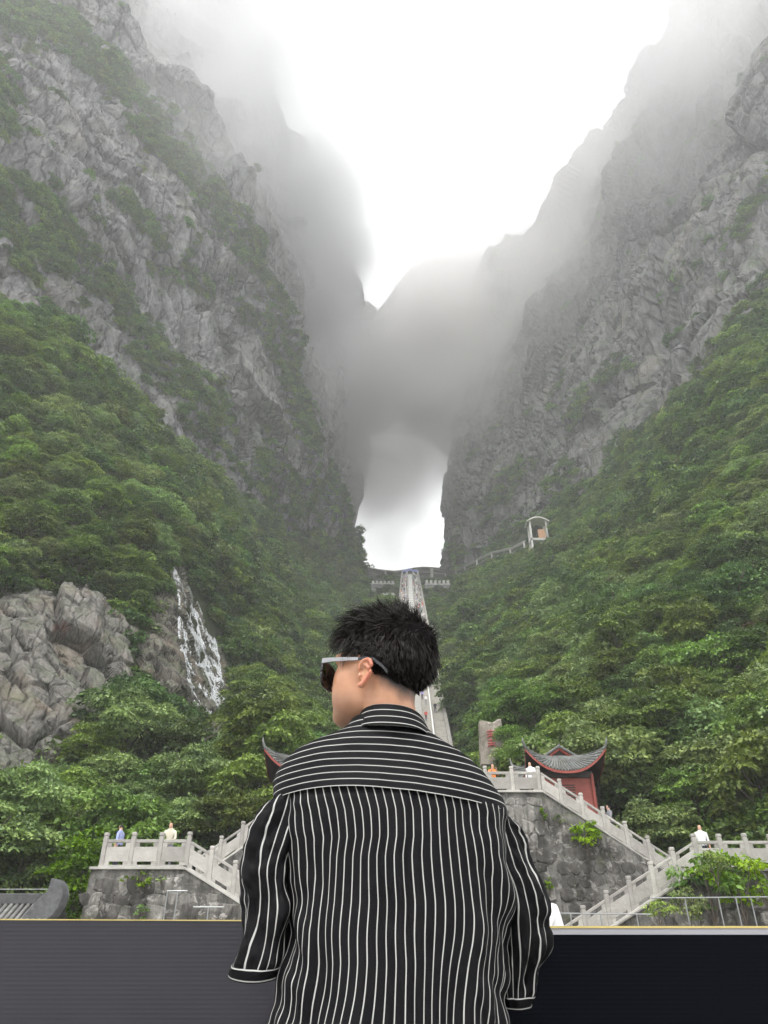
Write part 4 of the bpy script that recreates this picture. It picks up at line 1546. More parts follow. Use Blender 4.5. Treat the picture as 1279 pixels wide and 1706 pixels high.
# red pavilions with upturned eaves
M['redwall'] = plain('red_plaster', (0.27, 0.075, 0.06), 0.75, 0.18, 2.5, 0.2)
M['redtrim'] = plain('red_trim', (0.25, 0.055, 0.042), 0.6, 0.15, 3)
M['tile'] = stone_material('grey_roof_tile', (0.10, 0.105, 0.10), (0.22, 0.225, 0.215), 0.3, 0.3, 1.5)
M['darkwood'] = plain('dark_timber', (0.035, 0.028, 0.025), 0.7, 0.3, 4)
def pavilion(px, zb, D, label, rz=0.0):
    p = P(px, 1290, D)
    root = empty('pavilion', (p[0], D, zb), rz)
    tag(root, label, 'pavilion', 'red pavilions with upturned eaves')
    B, E = 1.30, 1.98      # half body, half eaves
    ze, zr = 2.55, 3.55    # eave height at mid side, top of skirt roof
    m = MB()
    m.box(-B, B, -B, B, -3.0, 2.3)
    m.obj('wall', M['redwall'], root)
    for sx in (-1, 1):
        for sy in (-1, 1):
            m = MB()
            m.tube([(sx * (B + 0.08), sy * (B + 0.08), -3.0), (sx * (B + 0.08), sy * (B + 0.08), 2.5)], 0.09, 8)
            m.obj('column', M['redtrim'], root)
    m = MB()
    m.box(-B - 0.12, B + 0.12, -B - 0.12, B + 0.12, 2.31, 2.62)
    m.obj('beam', M['darkwood'], root)
    # window grille
    m = MB()
    for k in range(7):
        m.box(-0.5, 0.45, -B - 0.03, -B + 0.0, 1.2 + k * 0.12, 1.25 + k * 0.12)
    m.obj('window_grille', M['darkwood'], root)
    # four curved roof skirts, built side by side
    def eave(t):
        a = abs(t)
        return ze + 1.12 * a ** 2.6, E + 0.14 * a ** 2.0
    nn, rr = 24, 7
    tilem = MB()
    for side in range(4):
        R = Matrix.Rotation(side * math.pi / 2, 3, 'Z')
        vs, fs = [], []
        for i in range(nn + 1):
            t = -1 + 2 * i / nn
            zed, ed = eave(t)
            for j in range(rr + 1):
                u = j / rr
                hx = t * (ed * (1 - u) + 0.62 * u)
                y = -(ed * (1 - u) + 0.62 * u)
                z = zed * (1 - u) ** 1.5 + zr * (1 - (1 - u) ** 1.5) - 0.10 * math.sin(math.pi * u)
                for th in (0.0,):
                    vs.append(tuple(R @ Vector((hx, y, z + th))))
        for i in range(nn):
            for j in range(rr):
                a = i * (rr + 1) + j
                fs.append((a, a + rr + 1, a + rr + 2, a + 1))
        top = MB()
        top.add(vs, fs)
        ro = top.obj('roof', M['tile'], root, smooth=True)
        bot = MB()
        bot.add([(x, y, z - 0.10) for x, y, z in vs], [f[::-1] for f in fs])
        bot.obj('soffit', M['darkwood'], root, smooth=True)
        # rounded tile ribs
        for i in range(nn + 1):
            t = -1 + 2 * i / nn
            ed = eave(t)[1]
            rib = [Vector(vs[i * (rr + 1) + j]) + Vector((0, 0, 0.03)) for j in range(rr + 1)]
            tm_ = MB()
            tm_.tube(rib, 0.055, 6)
            tm_.obj('tile_rib', M['tile'], root)
        # red fascia under the eave
        fm = MB()
        fv, ff = [], []
        for i in range(nn + 1):
            v = Vector(vs[i * (rr + 1)])
            inn = v * 0.985
            fv += [(v.x, v.y, v.z - 0.02), (v.x, v.y, v.z - 0.15), (inn.x, inn.y, v.z - 0.15)]
        for i in range(nn):
            ff += [(i * 3, i * 3 + 3, i * 3 + 4, i * 3 + 1), (i * 3 + 1, i * 3 + 4, i * 3 + 5, i * 3 + 2)]
        fm.add(fv, ff)
        fm.obj('fascia', M['redtrim'], root)
        # dark infill under the sweeping corner
        tip = Vector(vs[nn * (rr + 1)])
        cm_ = MB()
        cm_.tube([tip * 0.55 + Vector((0, 0, 1.15)), tip + Vector((0, 0, 0.03)), tip * 1.035 + Vector((0, 0, 0.16)), tip * 1.045 + Vector((0, 0, 0.34))], [0.10, 0.09, 0.06, 0.02], 7)
        cm_.obj('hip_ridge', M['tile'], root, smooth=True)
    # gabled lantern on top: red trimmed gables facing front and back
    gm = MB()
    gw, gz, gd = 0.92, 0.62, 0.75
    gm.add([(-gw, -gd, zr - 0.12), (0, -gd, zr + gz - 0.12), (0, gd, zr + gz - 0.12), (-gw, gd, zr - 0.12), (gw, -gd, zr - 0.12), (gw, gd, zr - 0.12),
            (-gw, -gd, zr - 0.22), (gw, -gd, zr - 0.22)], [(0, 3, 2, 1), (1, 2, 5, 4)])
    gm.obj('gable_roof', M['tile'], root)
    gm = MB()
    gm.add([(-gw + 0.1, -gd + 0.12, zr - 0.14), (gw - 0.1, -gd + 0.12, zr - 0.14), (0, -gd + 0.12, zr + gz - 0.2)], [(0, 1, 2)])
    gm.obj('gable', M['darkwood'], root)
    for s in (-1, 1):
        tm_ = MB()
        tm_.tube([(0, -gd + 0.02, zr + gz - 0.22), (s * (gw - 0.05), -gd + 0.02, zr - 0.22)], 0.07, 4)
        tm_.obj('barge_board', M['redtrim'], root)
        tm_ = MB()
        tm_.tube([(0, -gd - 0.03, zr + gz - 0.08), (s * (gw + 0.12), -gd - 0.03, zr - 0.1)], 0.075, 6)
        tm_.obj('verge_tile', M['tile'], root)
    for zf in (zr - 0.18,):
        tm_ = MB()
        tm_.tube([(0, -gd - 0.06, zr + gz - 0.05), (0, gd, zr + gz - 0.05)], 0.08, 6)
        tm_.obj('ridge', M['tile'], root)
    return root
pavilion(931, 7.5, 41.5, 'red pavilion with grey tiled upturned eaves behind the sloping balustrade')
pavilion(512, 7.5, 41.5, 'red pavilion almost hidden by the striped shoulder with only its eave tip showing')

# standing stone with red carved writing
M['stele'] = stone_material('carved_stone', (0.20, 0.175, 0.14), (0.40, 0.36, 0.31), 0.15, 0.55, 1.2)
p = P(820, 1268, 58.0)
sb = bmesh.new()
bmesh.ops.create_cube(sb, size=1.0)
bmesh.ops.subdivide_edges(sb, edges=sb.edges[:], cuts=6, use_grid_fill=True)
for v in sb.verts:
    w = np.array(v.co)
    nz = float(fbm(w[None] * 2.3, 3, 66)[0])
    v.co = Vector((w[0] * 1.85 * (1 - 0.12 * (w[2] + 0.5)), w[1] * 0.8, (w[2] + 0.5) * 3.2)) * (1 + 0.07 * nz)
me = bpy.data.meshes.new('standing_stone')
sb.to_mesh(me)
sb.free()
st = link('standing_stone', me, M['stele'])
st.location = p - np.array([0, 0, 0.3])
tag(st, 'tall pale standing stone with worn red carved strokes among the trees', 'stone')
M['redink'] = plain('red_paint', (0.34, 0.09, 0.08), 0.8, 0.4, 9)
m = MB()
r = random.Random(5)
for cz in (2.25, 1.55):
    for (a, b) in (((-0.3, 0.2), (0.3, 0.24)), ((-0.02, 0.36), (-0.05, -0.3)), ((-0.32, 0.0), (0.32, 0.02)), ((-0.05, 0.0), (-0.36, -0.32)), ((0.0, 0.0), (0.34, -0.3)), ((-0.2, -0.16), (0.2, -0.14))):
        m.tube([(a[0], -0.43, cz + a[1]), ((a[0] + b[0]) / 2 + r.uniform(-.04, .04), -0.44, cz + (a[1] + b[1]) / 2), (b[0], -0.43, cz + b[1])], [0.05, 0.06, 0.03], 5)
m.obj('red_writing', M['redink'], st)

# ------------------------------------------------------------------ grey tiled roof beyond the barrier, lower left
M['slate'] = stone_material('old_roof_tile', (0.13, 0.13, 0.125), (0.30, 0.295, 0.28), 0.12, 0.25, 2.0)
M['dark_slate'] = stone_material('ridge_tile', (0.06, 0.062, 0.065), (0.15, 0.15, 0.155), 0.05, 0.2, 2.0)
rp = P(62, 1492, 27.0)
rh = empty('tiled_hall', (rp[0], 27.0, 0))
tag(rh, 'small hall with grey tiled roof and curled gable end behind the barrier', 'building')
zr = rp[2]
LEN = 6.0
m = MB()
m.box(-LEN, 0.1, 0.4, 3.6, 0, zr - 1.6)
m.obj('wall', plain('hall_plaster', (0.45, 0.43, 0.40), 0.85, 0.15, 2), rh)
m = MB()
m.add([(-LEN, 2.0, zr - 0.1), (0.15, 2.0, zr - 0.1), (0.15, -0.2, zr - 1.55), (-LEN, -0.2, zr - 1.55)], [(0, 3, 2, 1)])
m.add([(-LEN, 2.0, zr - 0.1), (0.15, 2.0, zr - 0.1), (0.15, 4.2, zr - 1.55), (-LEN, 4.2, zr - 1.55)], [(0, 1, 2, 3)])
m.obj('roof', M['dark_slate'], rh)
me_t = None
for k in range(31):
    x = -LEN + 0.12 + k * 0.195
    if me_t is None:
        mm = MB()
        mm.tube([(0, 2.0, zr - 0.05), (0, 0.9, zr - 0.80), (0, -0.25, zr - 1.52)], 0.07, 8)
        me_t = mm.mesh('tile_row', True)
        me_t.materials.append(M['slate'])
    o = link('tile_row', me_t, None, rh)
    o.location = (x, 0, 0)
m = MB()
m.box(-LEN, -0.1, 1.82, 2.18, zr - 0.12, zr + 0.22)
m.obj('ridge', M['dark_slate'], rh, bevel=0.03)
m = MB()
m.tube([(-LEN, 2.0, zr + 0.36), (-0.05, 2.0, zr + 0.36)], 0.012, 5)
m.obj('ridge_wire', M['steel'], rh)
# curled gable end: thick horn-shaped slab
m = MB()
out = [(-0.62, -0.25), (-0.15, 0.25), (-0.12, 0.62), (0.10, 0.60), (0.30, 0.42), (0.40, 0.12), (0.36, -0.18), (0.20, -0.48), (0.05, -0.62), (0.02, -1.2), (-0.20, -1.2), (-0.22, -0.62), (-0.9, -1.3), (-1.3, -1.3)]
vs = [(x, 1.1, zr + z) for x, z in out] + [(x, 1.75, zr + z) for x, z in out]
n = len(out)
m.add(vs, [tuple(range(n))[::-1], tuple(range(n, 2 * n))] + [(i, (i + 1) % n, n + (i + 1) % n, n + i) for i in range(n)])
m.obj('curled_gable', M['dark_slate'], rh, bevel=0.025)

# ------------------------------------------------------------------ waterfall: many strands running over the wet rock
def water_mat():
    m, nt, b = new_mat('white_water')
    b.inputs['Base Color'].default_value = (0.80, 0.82, 0.84, 1)
    b.inputs['Roughness'].default_value = 0.35
    geo = N(nt, 'ShaderNodeNewGeometry')
    mp = N(nt, 'ShaderNodeMapping')
    mp.inputs['Scale'].default_value = (3.0, 3.0, 0.7)
    nt.links.new(geo.outputs['Position'], mp.inputs[0])
    n = noise(nt, mp.outputs[0], 1.2, 6, 0.7)
    r = ramp(nt, n.outputs[0], [(0.36, (0.10, 0.10, 0.10)), (0.64, (0.85, 0.85, 0.85))])
    nt.links.new(r.outputs[0], b.inputs['Alpha'])
    return m
M['water'] = water_mat()
wpx, wpy, wdep = proj(wg)
from mathutils.kdtree import KDTree
kd = KDTree(wpx.size)
fx, fy = wpx.ravel(), wpy.ravel()
for i in range(fx.size):
    kd.insert((fx[i], fy[i], 0), i)
kd.balance()
wflat = wg.reshape(-1, 3)
def on_rock(x, y):
    ps = kd.find_n((x, y, 0), 4)
    pt = np.mean([wflat[i] for _, i, _ in ps], axis=0)
    return pt
WL = [(945, 287, 292), (965, 290, 300), (985, 296, 322), (1000, 299, 338), (1040, 298, 352), (1090, 302, 364), (1140, 314, 372), (1180, 328, 376), (1192, 336, 372)]
m = MB()
r = random.Random(9)
for k in range(760):
    u = r.random()
    y = 945 + r.random() ** 0.8 * 90
    y_end = r.uniform(1120, 1195)
    if r.random() < 0.4:
        y = r.uniform(960, 1120)
        y_end = y + r.uniform(20, 90)
    y_end = min(y_end, 1195)
    pts = []
    uu = u
    while y < y_end:
        lo = np.interp(y, [w[0] for w in WL], [w[1] for w in WL])
        hi = np.interp(y, [w[0] for w in WL], [w[2] for w in WL])
        pts.append(tuple(on_rock(lo + (hi - lo) * uu, y) + np.array([0, -0.16 - 0.05 * r.random(), 0])))
        uu = min(max(uu + r.uniform(-0.035, 0.035), 0), 1)
        y += 7
    if len(pts) > 2:
        w0 = r.uniform(0.04, 0.17) if k < 300 else r.uniform(0.012, 0.045)
        m.tube(pts, [w0 * (0.35 + 0.65 * math.sin(math.pi * min(1, (i + 0.6) / len(pts)))) for i in range(len(pts))], 4)
for (x0, y0, x1, y1) in ((340, 1192, 350, 1212), (344, 1196, 340, 1210), (366, 1205, 364, 1240), (368, 1212, 372, 1262), (376, 1222, 370, 1268), (362, 1225, 371, 1266), (372, 1206, 369, 1250)):
    pts = []
    for i in range(9):
        t = i / 8
        x, y = x0 + (x1 - x0) * t, y0 + (y1 - y0) * t
        q_ = on_rock(x, y)
        pts.append(tuple(q_ + np.array([0, -0.25, 0])))
    m.tube(pts, [0.09 * math.sin(math.pi * (0.15 + 0.75 * i / 8)) + 0.02 for i in range(9)], 4)
wf = m.obj('waterfall', M['water'])
structure(wf)
wf['label'] = 'white waterfall streaming down a dark rock face in the forest'

# ------------------------------------------------------------------ barrier in front of the man
def panel_mat(name, col, rough, spec):
    m, nt, b = new_mat(name)
    L = nt.links.new
    geo = N(nt, 'ShaderNodeNewGeometry')
    sx = N(nt, 'ShaderNodeSeparateXYZ')
    L(geo.outputs['Position'], sx.inputs[0])
    mu = N(nt, 'ShaderNodeMath', operation='MULTIPLY')
    L(sx.outputs['Z'], mu.inputs[0])
    mu.inputs[1].default_value = 2 * math.pi / 0.0085
    sn = N(nt, 'ShaderNodeMath', operation='SINE')
    L(mu.outputs[0], sn.inputs[0])
    n = noise(nt, geo.outputs['Position'], 3, 5, 0.6)
    rr = ramp(nt, n.outputs[0], [(0.3, (rough - 0.08,) * 3), (0.7, (rough + 0.1,) * 3)])
    L(rr.outputs[0], b.inputs['Roughness'])
    c = ramp(nt, n.outputs[0], [(0.3, tuple(x * 0.85 for x in col)), (0.7, tuple(x * 1.15 for x in col))])
    L(c.outputs[0], b.inputs['Base Color'])
    b.inputs['Specular IOR Level'].default_value = spec
    bump(nt, b, sn.outputs[0], 0.12, 0.0006)
    return m
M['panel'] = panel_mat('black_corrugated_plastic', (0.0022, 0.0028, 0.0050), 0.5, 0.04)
M['panel_l'] = panel_mat('sheen_corrugated_plastic', (0.020, 0.019, 0.026), 0.38, 0.40)  # base colour lifted to grey to imitate the sheen on the left sheet
M['yellow'] = plain('yellow_edge', (0.50, 0.40, 0.14), 0.6, 0.15, 8)
M['greystrip'] = plain('pale_grey_strip', (0.30, 0.30, 0.325), 0.5, 0.05, 3)
YB = 1.90
b0 = empty('barrier', (0, YB, 0))
tag(b0, 'long black ribbed plastic barrier in front of the man', 'barrier')
zl = P(0, 1531, YB)[2]
zrr = P(1279, 1557, YB)[2]
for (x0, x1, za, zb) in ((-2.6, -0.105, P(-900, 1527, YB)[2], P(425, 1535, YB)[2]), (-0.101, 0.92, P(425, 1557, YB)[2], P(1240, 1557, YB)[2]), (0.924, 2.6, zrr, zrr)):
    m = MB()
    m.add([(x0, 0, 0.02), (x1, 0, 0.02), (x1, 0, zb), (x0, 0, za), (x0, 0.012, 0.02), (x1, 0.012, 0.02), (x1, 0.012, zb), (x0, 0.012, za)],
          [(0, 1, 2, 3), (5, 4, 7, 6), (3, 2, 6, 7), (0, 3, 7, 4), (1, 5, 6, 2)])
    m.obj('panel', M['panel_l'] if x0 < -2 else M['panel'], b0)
m = MB()
za, zb = P(-900, 1527, YB)[2], P(425, 1535, YB)[2]
m.add([(-2.6, -0.001, za), (-0.103, -0.001, zb), (-0.103, -0.001, zb + 0.0022), (-2.6, -0.001, za + 0.0022), (-2.6, 0.013, za), (-0.103, 0.013, zb), (-0.103, 0.013, zb + 0.0022), (-2.6, 0.013, za + 0.0022)],
      [(0, 1, 2, 3), (3, 2, 6, 7), (5, 4, 7, 6)])
m.obj('top_trim', M['yellow'], b0)
m = MB()
zs = P(900, 1557, YB)[2]
zy = P(900, 1546, YB)[2]
m.box(-0.101, 2.6, 0.002, 0.03, zs + 0.0002, zy)
m.obj('pale_strip', M['greystrip'], b0)
m = MB()
m.box(-0.101, 2.6, 0.0, 0.034, zy, zy + 0.0042)
m.obj('yellow_edge', M['yellow'], b0)
for x in (-2.2, -0.9, 0.35, 1.6):
    m = MB()
    m.box(x, x + 0.05, 0.04, 0.09, 0.0, 1.15)
    m.obj('upright', M['steel'], b0)
# ------------------------------------------------------------------ small people (each one a continuous skinned figure)
def skin_mesh(joints, edges, radii, subdiv=2, root=0):
    me = bpy.data.meshes.new('figure')
    me.from_pydata(joints, edges, [])
    o = bpy.data.objects.new('figure_tmp', me)
    C.objects.link(o)
    sk = o.modifiers.new('skin', 'SKIN')
    for i, r in enumerate(radii):
        v = me.skin_vertices[0].data[i]
        v.radius = (r, r) if not hasattr(r, '__len__') else r
        v.use_root = (i == root)
    ss = o.modifiers.new('ss', 'SUBSURF')
    ss.levels = ss.render_levels = subdiv
    dg = bpy.context.evaluated_depsgraph_get()
    ev = o.evaluated_get(dg)
    out = bpy.data.meshes.new_from_object(ev)
    bpy.data.objects.remove(o)
    bpy.data.meshes.remove(me)
    return out

SKIN_S = plain('skin_small', (0.50, 0.30, 0.21), 0.55, 0.08, 5)
HAIR_S = plain('hair_small', (0.015, 0.012, 0.011), 0.5, 0.2, 8)
SHOE_S = plain('shoe_small', (0.08, 0.08, 0.08), 0.6, 0.2, 8)
def cloth(name, col):
    return plain(name, col, 0.85, 0.1, 6)
CL = {'white': cloth('white_cotton', (0.72, 0.72, 0.72)), 'blue': cloth('pale_blue_cotton', (0.36, 0.40, 0.66)), 'cream': cloth('cream_cotton', (0.62, 0.58, 0.47)),
      'lilac': cloth('lilac_cotton', (0.40, 0.34, 0.72)), 'red': cloth('red_cotton', (0.50, 0.08, 0.07)), 'dark': cloth('dark_cotton', (0.03, 0.03, 0.045)),
      'orange': cloth('orange_cotton', (0.70, 0.25, 0.08)), 'grey': cloth('grey_cotton', (0.25, 0.25, 0.27)), 'teal': cloth('teal_cotton', (0.10, 0.22, 0.25))}
def figure(pose):
    """pose: 'stand', 'walk', 'phone' (hands raised in front of the face), 'lean'"""
    lean = 0.10 if pose == 'lean' else 0.0
    J = [(0, 0, 0.93), (0, 0.01 + lean * 0.5, 1.15), (0, lean, 1.38), (0, lean + 0.01, 1.48), (0, lean + 0.03, 1.56), (0, lean + 0.035, 1.70)]
    R = [(0.15, 0.11), (0.135, 0.10), (0.16, 0.10), 0.055, 0.085, 0.07]
    Ed = [(0, 1), (1, 2), (2, 3), (3, 4), (4, 5)]
    for s in (-1, 1):
        b = len(J)
        st = 0.16 * s if pose == 'walk' else 0.0
        J += [(s * 0.09, 0, 0.84), (s * 0.10, st * 0.5 + 0.02, 0.48), (s * 0.10, st, 0.09), (s * 0.11, st + 0.13, 0.035)]
        R += [0.085, 0.06, 0.042, 0.035]
        Ed += [(0, b), (b, b + 1), (b + 1, b + 2), (b + 2, b + 3)]
        a = len(J)
        if pose == 'phone':
            J += [(s * 0.19, lean, 1.38), (s * 0.24, lean + 0.10, 1.18), (s * 0.10, lean + 0.27, 1.42), (s * 0.06, lean + 0.29, 1.50)]
        elif pose == 'lean':
            J += [(s * 0.19, lean, 1.37), (s * 0.25, lean + 0.06, 1.12), (s * 0.19, lean + 0.27, 1.02), (s * 0.15, lean + 0.34, 1.02)]
        else:
            sw = 0.14 * s if pose == 'walk' else 0.02
            J += [(s * 0.19, 0, 1.38), (s * 0.235, -sw * 0.5, 1.13), (s * 0.24, -sw + 0.04, 0.90), (s * 0.235, -sw + 0.06, 0.82)]
        R += [0.062, 0.046, 0.032, 0.036]
        Ed += [(2, a), (a, a + 1), (a + 1, a + 2), (a + 2, a + 3)]
    me = skin_mesh(J, Ed, R, 2)
    me.polygons.foreach_set('use_smooth', [True] * len(me.polygons))
    # material by region: 0 skin, 1 hair, 2 shirt, 3 trousers, 4 shoes
    hands = [np.array(J[i]) for i in range(len(J)) if i in (12, 13, 20, 21)]
    for p in me.polygons:
        c = np.array(p.center)
        if c[2] > 1.50:
            front = c[1] - lean - 0.03
            p.material_index = 1 if (c[2] > 1.70 or (front < 0.02 and c[2] > 1.58)) else 0
        elif min(np.linalg.norm(c - h) for h in hands) < 0.10:
            p.material_index = 0
        elif c[2] > 0.95 or (abs(c[0]) > 0.19):
            p.material_index = 2
        elif c[2] > 0.10:
            p.material_index = 3
        else:
            p.material_index = 4
    return me
FIG = {k: figure(k) for k in ('stand', 'walk', 'phone', 'lean')}
def person(loc, rz, pose, shirt, trousers, label, scale=1.0, group=None):
    me = FIG[pose].copy()
    for mt in (SKIN_S, HAIR_S, CL[shirt], CL[trousers], SHOE_S):
        me.materials.append(mt)
    o = link('person', me)
    o.location = loc
    o.rotation_euler = (0, 0, rz)
    o.scale = (scale,) * 3
    tag(o, label, 'person', group)
    return o
def px_x(px, py, D):
    return P(px, py, D)[0]
person((px_x(199, 1400, 31.2), 31.2, ZT - 0.03), 1.4, 'stand', 'blue', 'dark', 'person in a pale blue shirt walking behind the short balustrade')
person((px_x(284, 1395, 30.9), 30.9, ZT - 0.03), 3.1, 'lean', 'cream', 'grey', 'person in a cream top leaning over the short balustrade')
person((px_x(883, 1280, 36.2), 36.2, ZU - 0.03), 2.6, 'stand', 'white', 'grey', 'person in white at the corner of the high landing by the red pavilion')
person((px_x(820, 1280, 36.6), 36.6, ZU - 0.03), 3.3, 'phone', 'orange', 'dark', 'person in orange raising both hands to the face behind the high balustrade')
person((px_x(795, 1277, 37.0), 37.0, ZU - 0.03), 2.9, 'phone', 'orange', 'grey', 'person in orange on the landing right beside the striped shoulder')
person((px_x(1170, 1405, 31.3), 31.3, ZT - 0.03), 2.9, 'stand', 'white', 'dark', 'person in white standing at the end post of the level balustrade')
person((px_x(1014, 1350, 36.0), 36.0, 6.0), 1.7, 'walk', 'grey', 'dark', 'person climbing the steps behind the long sloping balustrade')
person((px_x(858, 1530, 4.3), 4.3, 0.0), 0.1, 'stand', 'white', 'grey', 'person in white just beyond the barrier hidden by the striped sleeve', 0.99)
def on_stair(D, off):
    return (axis_x(D) + off, D, stair_z(D) + 0.3)
for (D, off, pose, sh, trs, rz, lab) in [
        (113, 1.3, 'walk', 'red', 'dark', 3.2, 'person in red descending the great staircase'),
        (117, 2.9, 'walk', 'dark', 'dark', 3.0, 'person in dark clothes by the handrail of the great staircase'),
        (121, 1.5, 'walk', 'white', 'grey', 3.1, 'person in white low on the great staircase beside the one in lilac'),
        (124, 1.0, 'walk', 'lilac', 'dark', 3.3, 'person in a lilac shirt on the great staircase'),
        (131, 1.7, 'walk', 'white', 'teal', 3.1, 'person in white and teal above the one in lilac on the staircase'),
        (136, 1.3, 'walk', 'grey', 'dark', 3.1, 'person in grey on the great staircase above the others')]:
    person(on_stair(D, off), rz, pose, sh, trs, lab)
# far crowd near the head of the staircase, a few pixels each
keys = list(CL)
r = random.Random(3)
cv, cf, cm_ = [], [], []
base = FIG['walk']
dec = bmesh.new()
dec.from_mesh(figure('walk'))
bmesh.ops.dissolve_limit(dec, angle_limit=0.35, verts=dec.verts[:], edges=dec.edges[:])
bmesh.ops.triangulate(dec, faces=dec.faces[:])
bv = np.array([v.co[:] for v in dec.verts])
bf = [[v.index for v in f.verts] for f in dec.faces]
bmi = [f.material_index for f in dec.faces]
dec.free()
slots = [SKIN_S, HAIR_S] + [CL[k] for k in keys] + [SHOE_S]
for i in range(230):
    D = r.uniform(150, 322) if i > 40 else r.uniform(136, 200)
    off = r.choice((-1, 1)) * r.uniform(1.2, 3.9)
    a = r.uniform(2.6, 3.7) if r.random() < 0.5 else r.uniform(-0.5, 0.5)
    ca, sa = math.cos(a), math.sin(a)
    p = on_stair(D, off)
    b = len(cv)
    q = np.stack([bv[:, 0] * ca - bv[:, 1] * sa + p[0], bv[:, 0] * sa + bv[:, 1] * ca + p[1], bv[:, 2] + p[2]], -1)
    cv.extend(q.tolist())
    sh, trs = 2 + r.randrange(len(keys)), 2 + keys.index(r.choice(('dark', 'grey', 'dark', 'teal')))
    if r.random() < 0.45:
        sh = 2
    for f, mi in zip(bf, bmi):
        cf.append([b + k for k in f])
        cm_.append((0, 1, sh, trs, len(slots) - 1)[mi])
me = bpy.data.meshes.new('crowd')
me.from_pydata(cv, [], cf)
for mt in slots:
    me.materials.append(mt)
me.polygons.foreach_set('material_index', cm_)
crowd = link('crowd', me)
crowd['kind'] = 'stuff'
crowd['label'] = 'distant crowd of visitors on the great staircase'
# ------------------------------------------------------------------ the man in the striped shirt
PSI = math.radians(64)
HPT = math.radians(7)
HO = np.array([-0.006, 1.470, 1.627])
HF = np.array([-math.sin(PSI) * math.cos(HPT), math.cos(PSI) * math.cos(HPT), math.sin(HPT)])
HL = np.array([-math.cos(PSI), -math.sin(PSI), 0.0])
HU = np.array([math.sin(PSI) * math.sin(HPT), -math.cos(PSI) * math.sin(HPT), math.cos(HPT)])
def head_w(l, f, z):
    l, f, z = np.broadcast_arrays(np.asarray(l, float), np.asarray(f, float), np.asarray(z, float))
    return HO + l[..., None] * HL + f[..., None] * HF + z[..., None] * HU
def head_l(p):
    q = np.asarray(p) - HO
    return q @ HL, q @ HF, q @ HU

def sd_ell(p, c, r):
    q = (p - np.array(c)) / np.array(r)
    k = np.linalg.norm(q, axis=-1)
    return (k - 1) * min(r) * (0.6 + 0.4 * np.mean(r) / min(r))
def sd_cap(p, a, b, ra, rb):
    a, b = np.array(a), np.array(b)
    ab = b - a
    t = np.clip(((p - a) @ ab) / (ab @ ab), 0, 1)
    return np.linalg.norm(p - a - t[..., None] * ab, axis=-1) - (ra + (rb - ra) * t)
def smin(a, b, k):
    h = np.clip(0.5 + 0.5 * (b - a) / k, 0, 1)
    return b * (1 - h) + a * h - k * h * (1 - h)
def head_sdf(p):
    m = np.stack([np.abs(p[..., 0]), p[..., 1], p[..., 2]], -1)
    d = sd_ell(p, (0, -0.014, 0.036), (0.0755, 0.097, 0.086))
    d = smin(d, sd_ell(p, (0, 0.035, -0.030), (0.062, 0.063, 0.082)), 0.025)
    d = smin(d, sd_ell(m, (0.030, 0.036, -0.066), (0.029, 0.042, 0.030)), 0.025)
    d = smin(d, sd_ell(p, (0, 0.073, -0.094), (0.022, 0.022, 0.017)), 0.022)
    d = smin(d, sd_ell(m, (0.043, 0.050, -0.026), (0.020, 0.022, 0.022)), 0.03)
    d = smin(d, sd_ell(m, (0.028, 0.078, 0.020), (0.026, 0.014, 0.010)), 0.016)
    d = smin(d, sd_cap(p, (0, 0.086, 0.006), (0, 0.108, -0.032), 0.0075, 0.0105), 0.012)
    d = smin(d, sd_ell(m, (0.012, 0.098, -0.036), (0.008, 0.010, 0.007)), 0.006)
    d = smin(d, sd_ell(p, (0, 0.089, -0.058), (0.020, 0.010, 0.0055)), 0.008)
    d = smin(d, sd_ell(p, (0, 0.087, -0.070), (0.017, 0.010, 0.0065)), 0.008)
    d = np.maximum(d, -sd_ell(m, (0.031, 0.092, 0.002), (0.016, 0.010, 0.009)) - 0.001)
    return d
nth, nph = 150, 110
th = np.linspace(0, 2 * np.pi, nth, endpoint=False)
ph = np.linspace(0.02, np.pi - 0.02, nph)
TH, PH = np.meshgrid(th, ph, indexing='ij')
dirs = np.stack([np.sin(PH) * np.cos(TH), np.sin(PH) * np.sin(TH), np.cos(PH)], -1)
C0 = np.array([0, 0.005, -0.01])
def radial(sdf, tmax=0.17, n=150):
    best = np.full(TH.shape, 0.02)
    for t in np.linspace(0.02, tmax, n):
        v = sdf(C0 + dirs * t)
        best = np.where(v < 0, t, best)
    for _ in range(6):
        v = sdf(C0 + dirs * best[..., None])
        best = best - np.clip(v, -0.002, 0.002) * 0.8
    return best
hr = radial(head_sdf)
hp = C0 + dirs * hr[..., None]
def add_closed_grid(bm, g, wrap_u=True):
    nu, nv = g.shape[:2]
    vs = [bm.verts.new(tuple(p)) for p in g.reshape(-1, 3)]
    for i in range(nu):
        i2 = (i + 1) % nu
        for j in range(nv - 1):
            bm.faces.new((vs[i * nv + j], vs[i2 * nv + j], vs[i2 * nv + j + 1], vs[i * nv + j + 1]))
    bm.faces.new([vs[i * nv] for i in range(nu)])
    bm.faces.new([vs[i * nv + nv - 1] for i in range(nu)][::-1])

